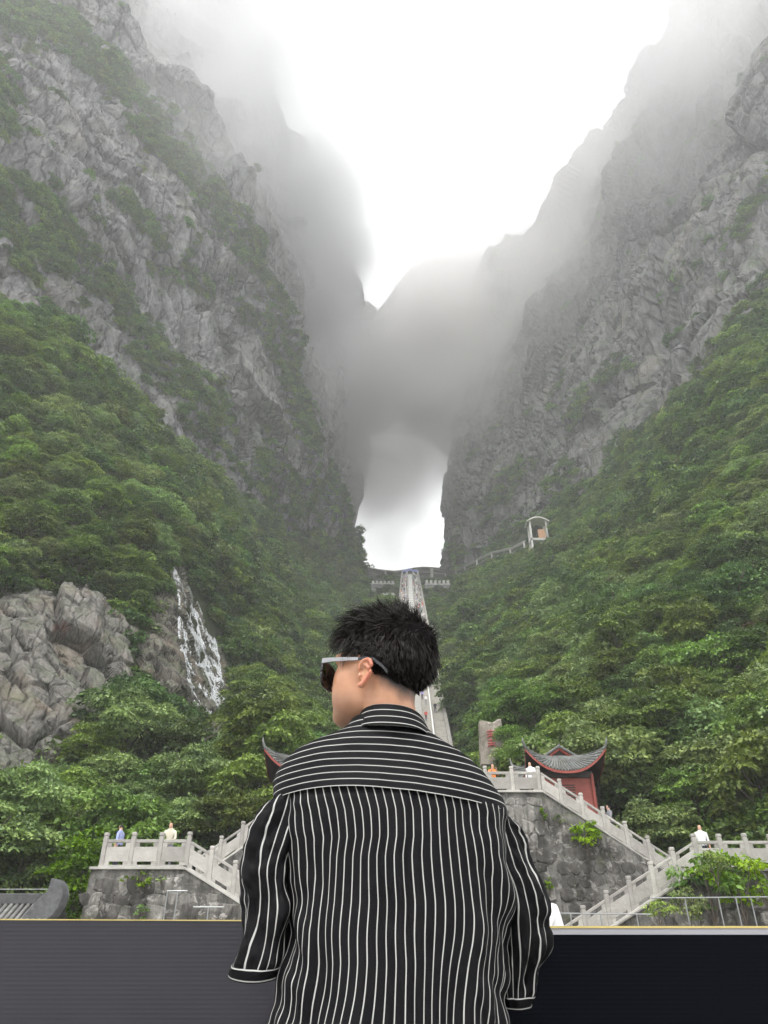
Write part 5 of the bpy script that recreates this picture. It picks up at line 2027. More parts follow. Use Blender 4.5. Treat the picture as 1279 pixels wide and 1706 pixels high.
def tube_pts(path, radii, n=14, flat=1.0, ref=(0, 0, 1)):
    """closed tube as grid (n, rows) following a path"""
    path = np.array(path, float)
    g = np.zeros((n, len(path), 3))
    for i, p in enumerate(path):
        d = path[min(i + 1, len(path) - 1)] - path[max(i - 1, 0)]
        d /= np.linalg.norm(d)
        a = np.cross(d, ref)
        if np.linalg.norm(a) < 1e-3:
            a = np.cross(d, (1, 0, 0))
        a /= np.linalg.norm(a)
        b = np.cross(a, d)
        r = radii[i]
        for k in range(n):
            t = 2 * math.pi * k / n
            g[k, i] = p + a * r * math.cos(t) + b * r * flat * math.sin(t)
    return g
bb = bmesh.new()
add_closed_grid(bb, head_w(hp[..., 0], hp[..., 1], hp[..., 2]))
# ears
for s in (1, -1):
    def ew(f, z, out=0.0):
        l = 0.0735 + 0.002 + out + max(0.0, -f) * 0.42
        return head_w(s * l, f * 0.9 - 0.004, z * 0.84 - 0.025)
    hel = [(0.013, 0.006), (0.013, 0.020), (0.006, 0.030), (-0.006, 0.0325), (-0.017, 0.027), (-0.0225, 0.014), (-0.0215, 0.000), (-0.016, -0.012), (-0.009, -0.020), (-0.001, -0.028)]
    add_closed_grid(bb, tube_pts([ew(*q, 0.003) for q in hel], [0.003, 0.0036, 0.004, 0.0042, 0.0043, 0.0043, 0.0041, 0.004, 0.0045, 0.005], 10))
    ant = [(0.003, 0.019), (-0.006, 0.018), (-0.012, 0.009), (-0.0115, -0.004), (-0.005, -0.014), (0.003, -0.017)]
    add_closed_grid(bb, tube_pts([ew(*q, 0.001) for q in ant], [0.0028, 0.0034, 0.0036, 0.0036, 0.0034, 0.003], 10))
    add_closed_grid(bb, tube_pts([ew(0.004, -0.022, 0.0005), ew(0.0035, -0.029, 0.001), ew(0.004, -0.035, 0.001)], [0.006, 0.0085, 0.005], 10))
    add_closed_grid(bb, tube_pts([ew(0.012, 0.004, 0.0), ew(0.0105, -0.004, 0.001), ew(0.011, -0.012, 0)], [0.003, 0.0048, 0.003], 10))
    pl = [ew(-0.002, 0.026, -0.004), ew(-0.008, 0.014, -0.005), ew(-0.008, 0.0, -0.006), ew(-0.003, -0.014, -0.006), ew(0.001, -0.026, -0.004)]
    pp = []
    for k in range(12):
        t = 2 * math.pi * k / 12
        row = []
        for (cz, rf) in ((0.027, 0.006), (0.016, 0.0145), (0.0, 0.0165), (-0.014, 0.0125), (-0.028, 0.005)):
            f = -0.005 + rf * math.cos(t) + (0.004 if cz < -0.01 else 0)
            w = ew(f, cz, -0.0035 + 0.0022 * math.sin(t))
            row.append(w)
        pp.append(row)
    add_closed_grid(bb, np.array(pp))
# neck and trunk (under the shirt)
nk = [head_w(0, -0.018, -0.015), head_w(0, -0.022, -0.070), np.array([0.016, 1.470, 1.500]), np.array([0.014, 1.480, 1.44]), np.array([0.012, 1.485, 1.38])]
add_closed_grid(bb, tube_pts(nk, [0.058, 0.0555, 0.0565, 0.066, 0.08], 28, 1.0, (0, 1, 0)))
tr_ = [(0.012, 1.485, 1.42), (0.012, 1.485, 1.36), (0.012, 1.485, 1.20), (0.012, 1.485, 1.02), (0.012, 1.485, 0.92)]
add_closed_grid(bb, tube_pts(tr_, [0.11, 0.155, 0.14, 0.135, 0.14], 28, 0.6, (0, 1, 0)))
def hand(wrist, elbow, s):
    """palm and five bent fingers resting over the top edge of the barrier"""
    w = np.array(wrist)
    fw = np.array([0.0, 1.0, 0.12]); fw /= np.linalg.norm(fw)
    sd = np.array([1.0, 0.0, 0.0])
    dn = np.array([0.0, 0.0, -1.0])
    palm = tube_pts([w, w + fw * 0.03, w + fw * 0.075, w + fw * 0.095], [0.027, 0.036, 0.041, 0.036], 16, 0.42)
    add_closed_grid(bb, palm)
    for k, (off, ln) in enumerate(((-0.031, 0.072), (-0.010, 0.082), (0.011, 0.077), (0.031, 0.060))):
        b0_ = w + fw * 0.082 + sd * off * s
        q1 = b0_ + fw * ln * 0.45 + dn * 0.004
        q2 = q1 + fw * ln * 0.22 + dn * ln * 0.22
        q3 = q2 + fw * ln * 0.05 + dn * ln * 0.28
        add_closed_grid(bb, tube_pts([b0_ - fw * 0.02, b0_, q1, q2, q3], [0.0085, 0.0092, 0.0086, 0.0078, 0.006], 10, 1.0, (1, 0, 0)))
    t0 = w + fw * 0.025 + sd * (-0.030) * s
    t1 = t0 + fw * 0.028 + sd * (-0.022) * s + dn * 0.006
    t2 = t1 + fw * 0.030 + sd * (-0.004) * s + dn * 0.010
    add_closed_grid(bb, tube_pts([t0 - fw * 0.015 + sd * 0.01 * s, t0, t1, t2], [0.012, 0.0125, 0.0105, 0.008], 10, 1.0, (1, 0, 0)))
EL = P(436, 1585, 1.485)
ER = P(868, 1590, 1.535)
WL_ = np.array([-0.135, 1.735, 1.190])
WR_ = np.array([0.165, 1.755, 1.185])
for sh, el, wr, s in (((-0.150, 1.48, 1.370), EL, WL_, 1), ((0.172, 1.49, 1.325), ER, WR_, -1)):
    add_closed_grid(bb, tube_pts([sh, (np.array(sh) + el) / 2 + np.array([0, -0.004, 0]), el, el * 0.7 + wr * 0.3, el * 0.35 + wr * 0.65, wr], [0.040, 0.034, 0.028, 0.030, 0.028, 0.0245], 16))
    hand(wr, el, s)
# legs inside the trousers
for s in (-1, 1):
    add_closed_grid(bb, tube_pts([(0.012 + s * 0.07, 1.485, 0.95), (0.012 + s * 0.09, 1.48, 0.75), (0.012 + s * 0.10, 1.50, 0.48), (0.012 + s * 0.11, 1.48, 0.10), (0.012 + s * 0.11, 1.48, 0.04)], [0.085, 0.078, 0.055, 0.036, 0.04], 16, 1.0, (0, 1, 0)))
bmesh.ops.recalc_face_normals(bb, faces=bb.faces[:])
me = bpy.data.meshes.new('body_raw')
bb.to_mesh(me)
bb.free()
tmp = bpy.data.objects.new('body_tmp', me)
C.objects.link(tmp)
rm = tmp.modifiers.new('remesh', 'REMESH')
rm.mode = 'VOXEL'
rm.voxel_size = 0.0024
sm = tmp.modifiers.new('smooth', 'SMOOTH')
sm.factor = 0.5
sm.iterations = 3
body_me = bpy.data.meshes.new_from_object(tmp.evaluated_get(bpy.context.evaluated_depsgraph_get()))
bpy.data.objects.remove(tmp)
body_me.polygons.foreach_set('use_smooth', [True] * len(body_me.polygons))
co = np.zeros(len(body_me.vertices) * 3)
body_me.vertices.foreach_get('co', co)
co = co.reshape(-1, 3)

def hair_len(l, f, z):
    """hair length in metres over the scalp (head coordinates); <= 0 means bare skin"""
    l, f, z = np.abs(l), np.asarray(f), np.asarray(z)
    az = np.arctan2(l, f)                        # 0 front, pi back
    line = np.interp(az, [0.0, 0.55, 0.95, 1.25, 1.45, 1.62, 1.80, 2.1, 2.5, 3.15], [0.068, 0.066, 0.038, 0.018, 0.000, -0.002, -0.024, -0.052, -0.070, -0.074])
    h = z - line
    front = np.clip((1.45 - az) / 0.6, 0, 1)
    top = np.interp(z, [0.02, 0.05, 0.080, 0.105, 0.125], [0.0, 0.010, 0.024, 0.033, 0.034])
    side = np.interp(h, [0.0, 0.03, 0.06, 0.10], [0.0005, 0.004, 0.011, 0.018])
    back = np.clip((az - 2.0) / 0.7, 0, 1)
    side = side + back * np.interp(h, [0.03, 0.08, 0.12], [0.0, 0.006, 0.012])
    ln = np.maximum(top, side)
    ln = np.where((front > 0.2) & (h > 0), np.maximum(ln, 0.056 * front * np.clip(h / 0.012 + 0.3, 0, 1)), ln)
    return np.where(h > 0, ln, 0.0), h
hl, hf, hz = head_l(co)
isk = np.linalg.norm(np.stack([hl, hf, hz], -1), axis=1) < 0.16
ln_, hh = hair_len(hl, hf, hz)
nzv = vnoise(co * 60.0, 5) * 0.006
mask = np.clip((hh + nzv) / 0.042, 0, 1) * np.clip((hz + 0.085) / 0.01, 0, 1)
ear_zone = (np.abs(hl) > 0.0775) & (hz < 0.018) & (hz > -0.062) & (hf > -0.04) & (hf < 0.02)
mask = np.where(isk & ~ear_zone, mask, 0)
stub = np.where(isk, np.clip((hf - 0.0) / 0.03, 0, 1) * np.clip((-0.052 - hz) / 0.02, 0, 1) * 0.35, 0)
red = np.where(ear_zone, np.clip((np.abs(hl) - 0.0775) / 0.008, 0, 1), 0)
for nm, arr in (('scalp', mask), ('beard', stub), ('ear', red)):
    at = body_me.attributes.new(nm, 'FLOAT', 'POINT')
    at.data.foreach_set('value', arr.astype(np.float32))
def skin_mat():
    m, nt, b = new_mat('skin')
    L = nt.links.new
    geo = N(nt, 'ShaderNodeNewGeometry')
    n = noise(nt, geo.outputs['Position'], 45, 5, 0.6)
    c = ramp(nt, n.outputs[0], [(0.3, (0.455, 0.228, 0.132)), (0.7, (0.53, 0.280, 0.170))]).outputs[0]
    e = N(nt, 'ShaderNodeAttribute', attribute_name='ear')
    m1 = N(nt, 'ShaderNodeMath', operation='MULTIPLY')
    L(e.outputs['Fac'], m1.inputs[0])
    m1.inputs[1].default_value = 0.75
    c = mixc(nt, m1.outputs[0], c, (0.46, 0.135, 0.085))
    s = N(nt, 'ShaderNodeAttribute', attribute_name='beard')
    c = mixc(nt, s.outputs['Fac'], c, (0.13, 0.08, 0.06))
    h = N(nt, 'ShaderNodeAttribute', attribute_name='scalp')
    fine = noise(nt, geo.outputs['Position'], 900, 2, 0.6)
    hm = N(nt, 'ShaderNodeMath', operation='MULTIPLY_ADD')
    L(fine.outputs[0], hm.inputs[0])
    hm.inputs[1].default_value = 0.5
    L(h.outputs['Fac'], hm.inputs[2])
    hr_ = N(nt, 'ShaderNodeMapRange')
    L(hm.outputs[0], hr_.inputs['Value'])
    hr_.inputs['From Min'].default_value = 0.30
    hr_.inputs['From Max'].default_value = 1.05
    c = mixc(nt, hr_.outputs[0], c, (0.010, 0.009, 0.009))
    L(c, b.inputs['Base Color'])
    b.inputs['Roughness'].default_value = 0.48
    b.inputs['Subsurface Weight'].default_value = 0.18
    b.inputs['Subsurface Radius'].default_value = (0.012, 0.005, 0.003)
    b.inputs['Subsurface Scale'].default_value = 0.6
    bump(nt, b, n.outputs[0], 0.08, 0.002)
    return m
man = link('person', body_me, skin_mat())
tag(man, 'man seen from behind in a black and white striped shirt, face turned aside', 'person')

# --- hair: dark under-volume plus thousands of strands
M['hair'] = plain('black_hair', (0.0110, 0.0080, 0.0068), 0.5, 0.35, 60, spec=0.28)
lnc, hc = hair_len(hp[..., 0], hp[..., 1], hp[..., 2])
nlump = fbm(hp * 55.0, 3, 9)
lnc_b = lnc
for _ in range(3):
    lnc_b = (lnc_b + np.roll(lnc_b, 1, 0) + np.roll(lnc_b, -1, 0) + np.pad(lnc_b, ((0, 0), (1, 1)), mode='edge')[:, 2:] + np.pad(lnc_b, ((0, 0), (1, 1)), mode='edge')[:, :-2]) / 5
off = np.where(hc > 0.004, lnc_b * 0.30 * (1 + 0.35 * nlump), -0.004)
capg = hp + dirs * off[..., None]
capg[..., 1] += np.clip((hp[..., 2] - 0.05) / 0.05, 0, 1) * np.clip((hp[..., 1]) / 0.08, 0, 1) * 0.008
M['undercap'] = plain('hair_underlayer', (0.006, 0.005, 0.005), 0.9, 0.3, 80, spec=0.05)  # dark hair base that keeps the strands opaque
hair = grid_obj('hair', head_w(capg[..., 0], capg[..., 1], capg[..., 2]), M['undercap'], man, smooth=True, wrap_u=True)
r = np.random.default_rng(12)
ns = 46000
u = r.normal(size=(ns, 3))
u /= np.linalg.norm(u, axis=1, keepdims=True)
# root on the head surface by lookup
ti = ((np.arctan2(u[:, 1], u[:, 0]) % (2 * np.pi)) / (2 * np.pi) * nth).astype(int) % nth
pi_ = np.clip(((np.arccos(u[:, 2]) - 0.02) / (np.pi - 0.04) * (nph - 1)).round().astype(int), 0, nph - 1)
root = C0 + u * hr[ti, pi_][:, None]
L_, h_ = hair_len(root[:, 0], root[:, 1], root[:, 2])
L_ = np.maximum(L_, np.where(h_ > 0.012, 0.0032, 0))
keep = (h_ > 0.006) & (L_ > 0.002)
root, L_, u = root[keep], L_[keep], u[keep]
n_ = len(root)
L_ = L_ * r.uniform(0.75, 1.35, n_)
topw = np.clip((root[:, 2] - 0.055) / 0.05, 0, 1)
frontw = np.clip((root[:, 1] - 0.01) / 0.06, 0, 1)
crown = np.exp(-((root[:, 0] - 0.01) ** 2 + (root[:, 1] + 0.035) ** 2) / 0.0012) * topw
clump = np.stack([vnoise(root * 75, 1), vnoise(root * 75, 2), vnoise(root * 75, 3)], -1)
fwd = np.stack([np.zeros(n_), np.ones(n_), np.zeros(n_)], -1)
down = np.stack([np.zeros(n_), np.zeros(n_), -np.ones(n_)], -1)
d0 = u * (0.50 + 0.45 * topw)[:, None] + fwd * (1.0 * topw * (1 - crown))[:, None] + down * (1.15 * (1 - topw))[:, None] + clump * (0.50 * topw + 0.12)[:, None] + r.normal(0, 0.09, (n_, 3))
d0[:, 2] += 0.5 * crown
d0 /= np.linalg.norm(d0, axis=1, keepdims=True)
d1 = d0 + fwd * (0.35 * topw)[:, None] + down * (0.25 + 0.95 * frontw * topw)[:, None] * (1 - 0.8 * crown)[:, None] + clump[:, ::-1] * 0.35
d1 /= np.linalg.norm(d1, axis=1, keepdims=True)
d2 = d1 + down * (0.25 + 0.8 * frontw)[:, None] * (1 - 0.8 * crown)[:, None] + r.normal(0, 0.2, (n_, 3))
d2 /= np.linalg.norm(d2, axis=1, keepdims=True)
p0 = root - u * 0.002
p1 = root + d0 * (L_ * 0.4)[:, None]
p2 = p1 + d1 * (L_ * 0.35)[:, None]
p3 = p2 + d2 * (L_ * 0.3)[:, None]
side = np.cross(d1, u + r.normal(0, 0.5, (n_, 3)))
side /= np.maximum(np.linalg.norm(side, axis=1, keepdims=True), 1e-6)
W0 = 0.00055
rows = []
for p, w in ((p0, 1.0), (p1, 1.0), (p2, 0.8), (p3, 0.15)):
    rows += [p - side * W0 * w, p + side * W0 * w]
SV = np.stack(rows, 1)
SVw = head_w(SV[..., 0], SV[..., 1], SV[..., 2]).reshape(-1, 3)
bidx = np.arange(n_) * 8
SF = np.concatenate([np.stack([bidx + 2 * k, bidx + 2 * k + 1, bidx + 2 * k + 3, bidx + 2 * k + 2], -1) for k in range(3)])
sme = mesh_from('hair_strands', SVw, SF, 4, True)
so = link('hair_strands', sme, M['hair'], hair)
so['kind'] = 'stuff'

# --- shirt
PITCH_S = 0.0146
def shirt_mat():
    m, nt, b = new_mat('striped_fabric')
    L = nt.links.new
    a = N(nt, 'ShaderNodeAttribute', attribute_name='stripe')
    w = N(nt, 'ShaderNodeMath', operation='MULTIPLY')
    L(a.outputs['Fac'], w.inputs[0])
    w.inputs[1].default_value = 1.0 / PITCH_S
    fr = N(nt, 'ShaderNodeMath', operation='FRACT')
    L(w.outputs[0], fr.inputs[0])
    ds = N(nt, 'ShaderNodeMath', operation='SUBTRACT')
    L(fr.outputs[0], ds.inputs[0])
    ds.inputs[1].default_value = 0.5
    ab = N(nt, 'ShaderNodeMath', operation='ABSOLUTE')
    L(ds.outputs[0], ab.inputs[0])
    mr = N(nt, 'ShaderNodeMapRange')
    L(ab.outputs[0], mr.inputs['Value'])
    mr.inputs['From Min'].default_value = 0.072
    mr.inputs['From Max'].default_value = 0.050
    geo = N(nt, 'ShaderNodeNewGeometry')
    n = noise(nt, geo.outputs['Position'], 30, 5, 0.6)
    blk = ramp(nt, n.outputs[0], [(0.3, (0.0035, 0.0035, 0.0045)), (0.7, (0.0060, 0.0058, 0.0068))])
    c = mixc(nt, mr.outputs[0], blk.outputs[0], (0.42, 0.415, 0.40))
    L(c, b.inputs['Base Color'])
    b.inputs['Roughness'].default_value = 0.62
    b.inputs['Specular IOR Level'].default_value = 0.11
    b.inputs['Sheen Weight'].default_value = 0.0
    b.inputs['Sheen Roughness'].default_value = 0.4
    wv = noise(nt, geo.outputs['Position'], 1800, 2, 0.5)
    bump(nt, b, wv.outputs[0], 0.12, 0.0006)
    return m
M['shirt'] = shirt_mat()
def stripe_attr(o, arr):
    at = o.data.attributes.new('stripe', 'FLOAT', 'POINT')
    at.data.foreach_set('value', np.asarray(arr, np.float32).ravel())

ZT_ = np.array([0.78, 0.90, 1.03, 1.115, 1.20, 1.30, 1.345, 1.38, 1.41, 1.43, 1.45, 1.468, 1.482, 1.492, 1.502, 1.512, 1.525])
XLT = np.array([-.235, -.215, -.196, -.182, -.176, -.178, -.190, -.203, -.208, -.203, -.190, -.170, -.140, -.112, -.085, -.070, -.060])
XRT = np.array([.242, .228, .212, .214, .219, .224, .226, .219, .199, .181, .160, .138, .118, .101, .088, .078, .070])
BT = np.array([.150, .148, .145, .140, .133, .127, .121, .114, .104, .096, .088, .080, .072, .067, .063, .061, .060])
YCT = np.array([1.492, 1.492, 1.492, 1.492, 1.492, 1.490, 1.488, 1.486, 1.483, 1.480, 1.477, 1.474, 1.471, 1.469, 1.467, 1.466, 1.465])
def torso_pt(a, z):
    """point of the shirt's trunk at angle a (0 right, -pi/2 back) and height z"""
    xl, xr = np.interp(z, ZT_, XLT), np.interp(z, ZT_, XRT)
    bd, yc = np.interp(z, ZT_, BT), np.interp(z, ZT_, YCT)
    xc, w = (xl + xr) / 2, (xr - xl) / 2
    e = 2 / 2.35
    c_, s_ = np.cos(a), np.sin(a)
    x = xc + w * np.sign(c_) * np.abs(c_) ** e
    y = yc + bd * np.sign(s_) * np.abs(s_) ** e
    return x, y, z
def folds(a, z, x):
    """outward displacement of the cloth"""
    low = np.clip((1.37 - z) / 0.35, 0, 1)
    d = low * (0.0045 * np.sin(7.3 * a + 1.0 + 1.4 * np.sin(3 * z)) + 0.0040 * np.sin(13.1 * a + 6 * z + 0.6) + 0.0028 * np.sin(23.0 * a - 4 * z + 2.0))
    q = np.stack([x * 9, z * 4.0, a * 0.4], -1)
    d = d + (0.3 + 0.7 * low) * 0.0055 * fbm(q, 3, 71)
    q2 = np.stack([x * 14 + z * 9, z * 7.0 - x * 5, a * 0 + 2.0], -1)
    side = np.clip((np.abs(x - 0.02) - 0.10) / 0.08, 0, 1) * np.clip((1.39 - z) / 0.03, 0, 1)
    d = d + side * 0.0140 * fbm(q2, 3, 72)
    # box pleat below the middle of the yoke
    pl = np.clip((1.378 - z) / 0.10, 0.25, 1)
    back = (np.sin(a) < 0)
    d = d + back * pl * (0.0075 * np.exp(-((x - 0.030 + 0.012 * (1.38 - z)) / 0.012) ** 2) - 0.0065 * np.exp(-((x - 0.052 + 0.02 * (1.38 - z)) / 0.007) ** 2) - 0.004 * np.exp(-((x - 0.008) / 0.007) ** 2))
    return d
def seam_z(x):
    return 1.379 - 0.045 * (x - 0.01) - 0.36 * (x - 0.01) ** 2 + 0.004 * np.cos((x + 0.09) * 14)
na = 300
A = np.linspace(-np.pi / 2 - np.pi, -np.pi / 2 + np.pi, na, endpoint=False)
nz_ = 150
T = np.linspace(0, 1, nz_)
AA, TT = np.meshgrid(A, T, indexing='ij')
x0_, _, _ = torso_pt(AA, np.full_like(AA, 1.36))
ZZ = 0.79 + (seam_z(x0_) + 0.004 - 0.79) * TT
X_, Y_, Z_ = torso_pt(AA, ZZ)
d_ = folds(AA, Z_, X_)
lat = 0.011 * fbm(np.stack([X_ * 5, Z_ * 6, AA * 0.3], -1), 2, 44) * np.clip((1.37 - Z_) / 0.1, 0, 1)
nx, ny = np.cos(AA), np.sin(AA)
X_ = X_ + nx * d_ + lat
Y_ = Y_ + ny * d_
Y_ = Y_ + np.clip((Z_ - 1.368) / 0.006, 0, 1) * 0.002 * (ny < 0)
g = np.stack([X_, Y_, Z_], -1)
xr_, yr_, _ = torso_pt(A, np.full_like(A, 1.30))
seg = np.hypot(np.diff(xr_, append=xr_[0]), np.diff(yr_, append=yr_[0]))
arc = np.concatenate([[0], np.cumsum(seg)[:-1]])
arc -= arc[na // 2]
ST = np.repeat(arc[:, None], nz_, 1) + 0.0035
shirt = grid_obj('shirt', g, M['shirt'], man, smooth=True, wrap_u=True)
stripe_attr(shirt, ST)
# yoke over the shoulders: stripes run across
nzy = 70
T = np.linspace(0, 1, nzy)
AA, TT = np.meshgrid(A, T, indexing='ij')
x0_, _, _ = torso_pt(AA, np.full_like(AA, 1.36))
ZZ = seam_z(x0_) + (1.525 - seam_z(x0_)) * TT ** 0.85
X_, Y_, Z_ = torso_pt(AA, ZZ)
fo = 0.0045 + 0.0022 * np.clip(1 - TT * 5, 0, 1) + 0.0035 * fbm(np.stack([X_ * 12, Z_ * 9, AA * 0.5], -1), 3, 91) * np.clip((1.52 - Z_) / 0.05, 0, 1)
X_ = X_ + np.cos(AA) * fo
Y_ = Y_ + np.sin(AA) * fo
g = np.stack([X_, Y_, Z_], -1)
cen_col = g[na // 2]
arcv = np.concatenate([[0], np.cumsum(np.linalg.norm(np.diff(cen_col, axis=0), axis=1))])
yoke = grid_obj('yoke', g, M['shirt'], shirt, smooth=True, wrap_u=True)
stripe_attr(yoke, np.repeat(arcv[None], na, 0) + PITCH_S * 0.5 - 0.0008 + 0.25 * (X_ - 0.01) ** 2 * (TT ** 0.5))
# collar
nc = 160
A2 = np.linspace(-np.pi / 2 - np.pi, -np.pi / 2 + np.pi, nc, endpoint=False)
prof = [(-0.004, -0.036, 0), (-0.003, -0.015, 0), (0.000, -0.003, 0), (0.003, 0.0, 0.0), (0.006, -0.003, 0.004), (0.010, -0.013, 0.015), (0.015, -0.026, 0.029), (0.0195, -0.038, 0.042), (0.022, -0.045, 0.0495)]
prof = crom(np.array(prof), 40)
g = np.zeros((nc, len(prof), 3))
stv = np.zeros((nc, len(prof)))
for i, a in enumerate(A2):
    ca, sa = math.cos(a), math.sin(a)
    fr = 0.5 + 0.5 * sa                   # 0 back, 1 front
    for j, (dr, dz, sv) in enumerate(prof):
        rx, ry = 0.0595 + dr * 1.05, 0.0600 + dr
        wob = 0.0016 * math.sin(5 * a + 0.7) * (j / len(prof))
        g[i, j] = (0.0155 + (rx + wob) * ca, 1.4630 + (ry + wob) * sa, 1.5400 - 0.030 * fr ** 1.3 + dz * (1 - 0.12 * fr) - 0.006 * ca)
        stv[i, j] = sv
collar = grid_obj('collar', g, M['shirt'], shirt, smooth=True, wrap_u=True)
stripe_attr(collar, stv + PITCH_S * 0.5 - 0.0004)

# sleeves
def sleeve(keys, seed, cuff_len, tilt, twist, name='sleeve'):
    K = np.array([np.append(P(px, py, Y), hw * (P(px, py, Y)[1] * CP + (P(px, py, Y)[2] - CAM[2]) * SP) / FPX) for px, py, Y, hw in keys])
    K = crom(K, 110)
    nA = 140
    a = np.linspace(0, 2 * np.pi, nA, endpoint=False)
    L = np.concatenate([[0], np.cumsum(np.linalg.norm(np.diff(K[:, :3], axis=0), axis=1))])
    g = np.zeros((nA, len(K), 3))
    t = L / L[-1]
    AAs, Ts = np.meshgrid(a, t, indexing='ij')
    Ls = np.repeat(L[None], nA, 0)
    fold = 0.0085 * fbm(np.stack([np.cos(AAs) * 1.5 + 3, np.sin(AAs) * 1.5, Ls * 17], -1), 3, seed)
    ridg = 0.0055 * np.sin(Ls * 95 + 2.2 * np.sin(AAs * 1.0 + seed) + 1.5 * np.cos(2 * AAs)) * np.clip((Ts - 0.42) / 0.25, 0, 1) * (0.45 + 0.55 * np.cos(AAs - 0.4))
    long_ = 0.0035 * np.sin(5 * AAs + 6 * Ls + seed) + 0.002 * np.sin(9 * AAs - 12 * Ls)
    dsp = (fold + ridg + long_) * np.clip(Ts / 0.15, 0.2, 1) * np.clip((1 - Ts) / 0.06, 0.15, 1)
    R = K[None, :, 3] + dsp
    zt = tilt * np.clip((Ts - 0.7) / 0.3, 0, 1)
    g[..., 0] = K[None, :, 0] + R * np.cos(AAs)
    g[..., 1] = K[None, :, 1] + R * 1.12 * np.sin(AAs)
    g[..., 2] = K[None, :, 2] + R * np.sin(AAs) * zt
    # rings near the shoulder lean into the arm hole
    lean = np.clip(1 - Ts / 0.30, 0, 1)
    sgn = 1 if K[0, 0] < 0 else -1
    g[..., 2] += sgn * lean * R * np.cos(AAs) * 0.55
    s = grid_obj(name, g, M['shirt'], shirt, smooth=True, wrap_u=True)
    lat = 0.0080 * fbm(np.stack([np.cos(AAs) * 1.2, np.sin(AAs) * 1.2, Ls * 9], -1), 2, seed + 5) * np.clip(Ts / 0.2, 0, 1)
    stripe_attr(s, AAs * 0.042 + twist * Ls + lat)
    # turned-up cuff
    j0 = int(np.searchsorted(L, L[-1] - cuff_len))
    rows = []
    sv = []
    base = g[:, j0:, :]
    cen = K[None, j0:, :3]
    m_ = base.shape[1]
    for k in range(m_):
        rows.append(cen[:, k] + (base[:, k] - cen[:, k]) * 1.055 + np.array([0, 0, 0.0005]))
        sv.append(L[j0 + k] - L[j0])
    last_c = cen[:, -1]
    rows.append(last_c + (base[:, -1] - last_c) * 1.045 + np.array([0, 0, -0.003]))
    sv.append(cuff_len + 0.003)
    rows.append(last_c + (base[:, -1] - last_c) * 0.96 + np.array([0, 0, -0.001]))
    sv.append(cuff_len + 0.006)
    rows.append(cen[:, 0] + (base[:, 0] - cen[:, 0]) * 0.93)
    sv.append(cuff_len + 0.006)
    rows.insert(0, cen[:, 0] + (base[:, 0] - cen[:, 0]) * 0.99)
    sv.insert(0, 0.0)
    cg = np.stack(rows, 1)
    cu = grid_obj('cuff', cg, M['shirt'], shirt, smooth=True, wrap_u=True)
    stripe_attr(cu, np.repeat(np.array(sv)[None], nA, 0) + PITCH_S * 0.5 - 0.001)
    return s
sleeve([(520, 1312, 1.484, 44), (492, 1326, 1.480, 46), (474, 1360, 1.474, 47), (459, 1402, 1.470, 48), (448, 1450, 1.466, 48), (449, 1500, 1.465, 45), (444, 1560, 1.466, 44), (435, 1600, 1.470, 46), (429, 1616, 1.474, 46)], 31, 0.0150, 0.33, 0.0)
sleeve([(786, 1338, 1.490, 42), (808, 1352, 1.494, 43), (826, 1392, 1.500, 44), (845, 1450, 1.508, 46), (860, 1500, 1.514, 47), (866, 1555, 1.520, 47), (862, 1605, 1.526, 40), (858, 1640, 1.532, 32), (857, 1670, 1.538, 28)], 47, 0.0150, 0.25, 0.0)

# trousers and shoes
M['trousers'] = plain('dark_trousers', (0.02, 0.02, 0.024), 0.8, 0.2, 8)
bb = bmesh.new()
for s in (-1, 1):
    add_closed_grid(bb, tube_pts([(0.012 + s * 0.075, 1.488, 1.0), (0.012 + s * 0.085, 1.488, 0.86), (0.012 + s * 0.095, 1.485, 0.72), (0.012 + s * 0.105, 1.50, 0.48), (0.012 + s * 0.112, 1.485, 0.10)], [0.115, 0.115, 0.10, 0.078, 0.066], 20, 1.0, (0, 1, 0)))
me = bpy.data.meshes.new('trousers')
bb.to_mesh(me)
bb.free()
link('trousers', me, M['trousers'], man)
for s in (-1, 1):
    m = MB()
    cx = 0.012 + s * 0.112
    m.tube([(cx, 1.40, 0.045), (cx, 1.44, 0.05), (cx, 1.52, 0.05), (cx, 1.62, 0.040), (cx, 1.67, 0.03)], [0.030, 0.044, 0.046, 0.042, 0.022], 12)
    m.obj('shoe', plain('shoe', (0.5, 0.5, 0.5), 0.6), man, smooth=True)

# --- sunglasses
M['frame'] = plain('black_acetate', (0.012, 0.012, 0.014), 0.25, 0.1, 5, spec=0.5)
M['silver'] = plain('brushed_silver', (0.30, 0.30, 0.31), 0.4, 0.05, 30, metal=0.7)
def lens_mat():
    m, nt, b = new_mat('dark_lens')
    geo = N(nt, 'ShaderNodeNewGeometry')
    n = noise(nt, geo.outputs['Position'], 8, 2)
    r_ = ramp(nt, n.outputs[0], [(0.3, (0.008, 0.008, 0.009)), (0.7, (0.012, 0.012, 0.013))])
    nt.links.new(r_.outputs[0], b.inputs['Base Color'])
    b.inputs['Roughness'].default_value = 0.08
    b.inputs['Specular IOR Level'].default_value = 0.15
    return m
M['lens'] = lens_mat()
gls = empty('sunglasses', tuple(head_w(0, 0.10, 0.0)))
tag(gls, 'black square sunglasses with silver temples worn by the man', 'sunglasses')
go_ = np.array(gls.location)
def hw_(l, f, z):
    return tuple(head_w(l, f, z) - go_)
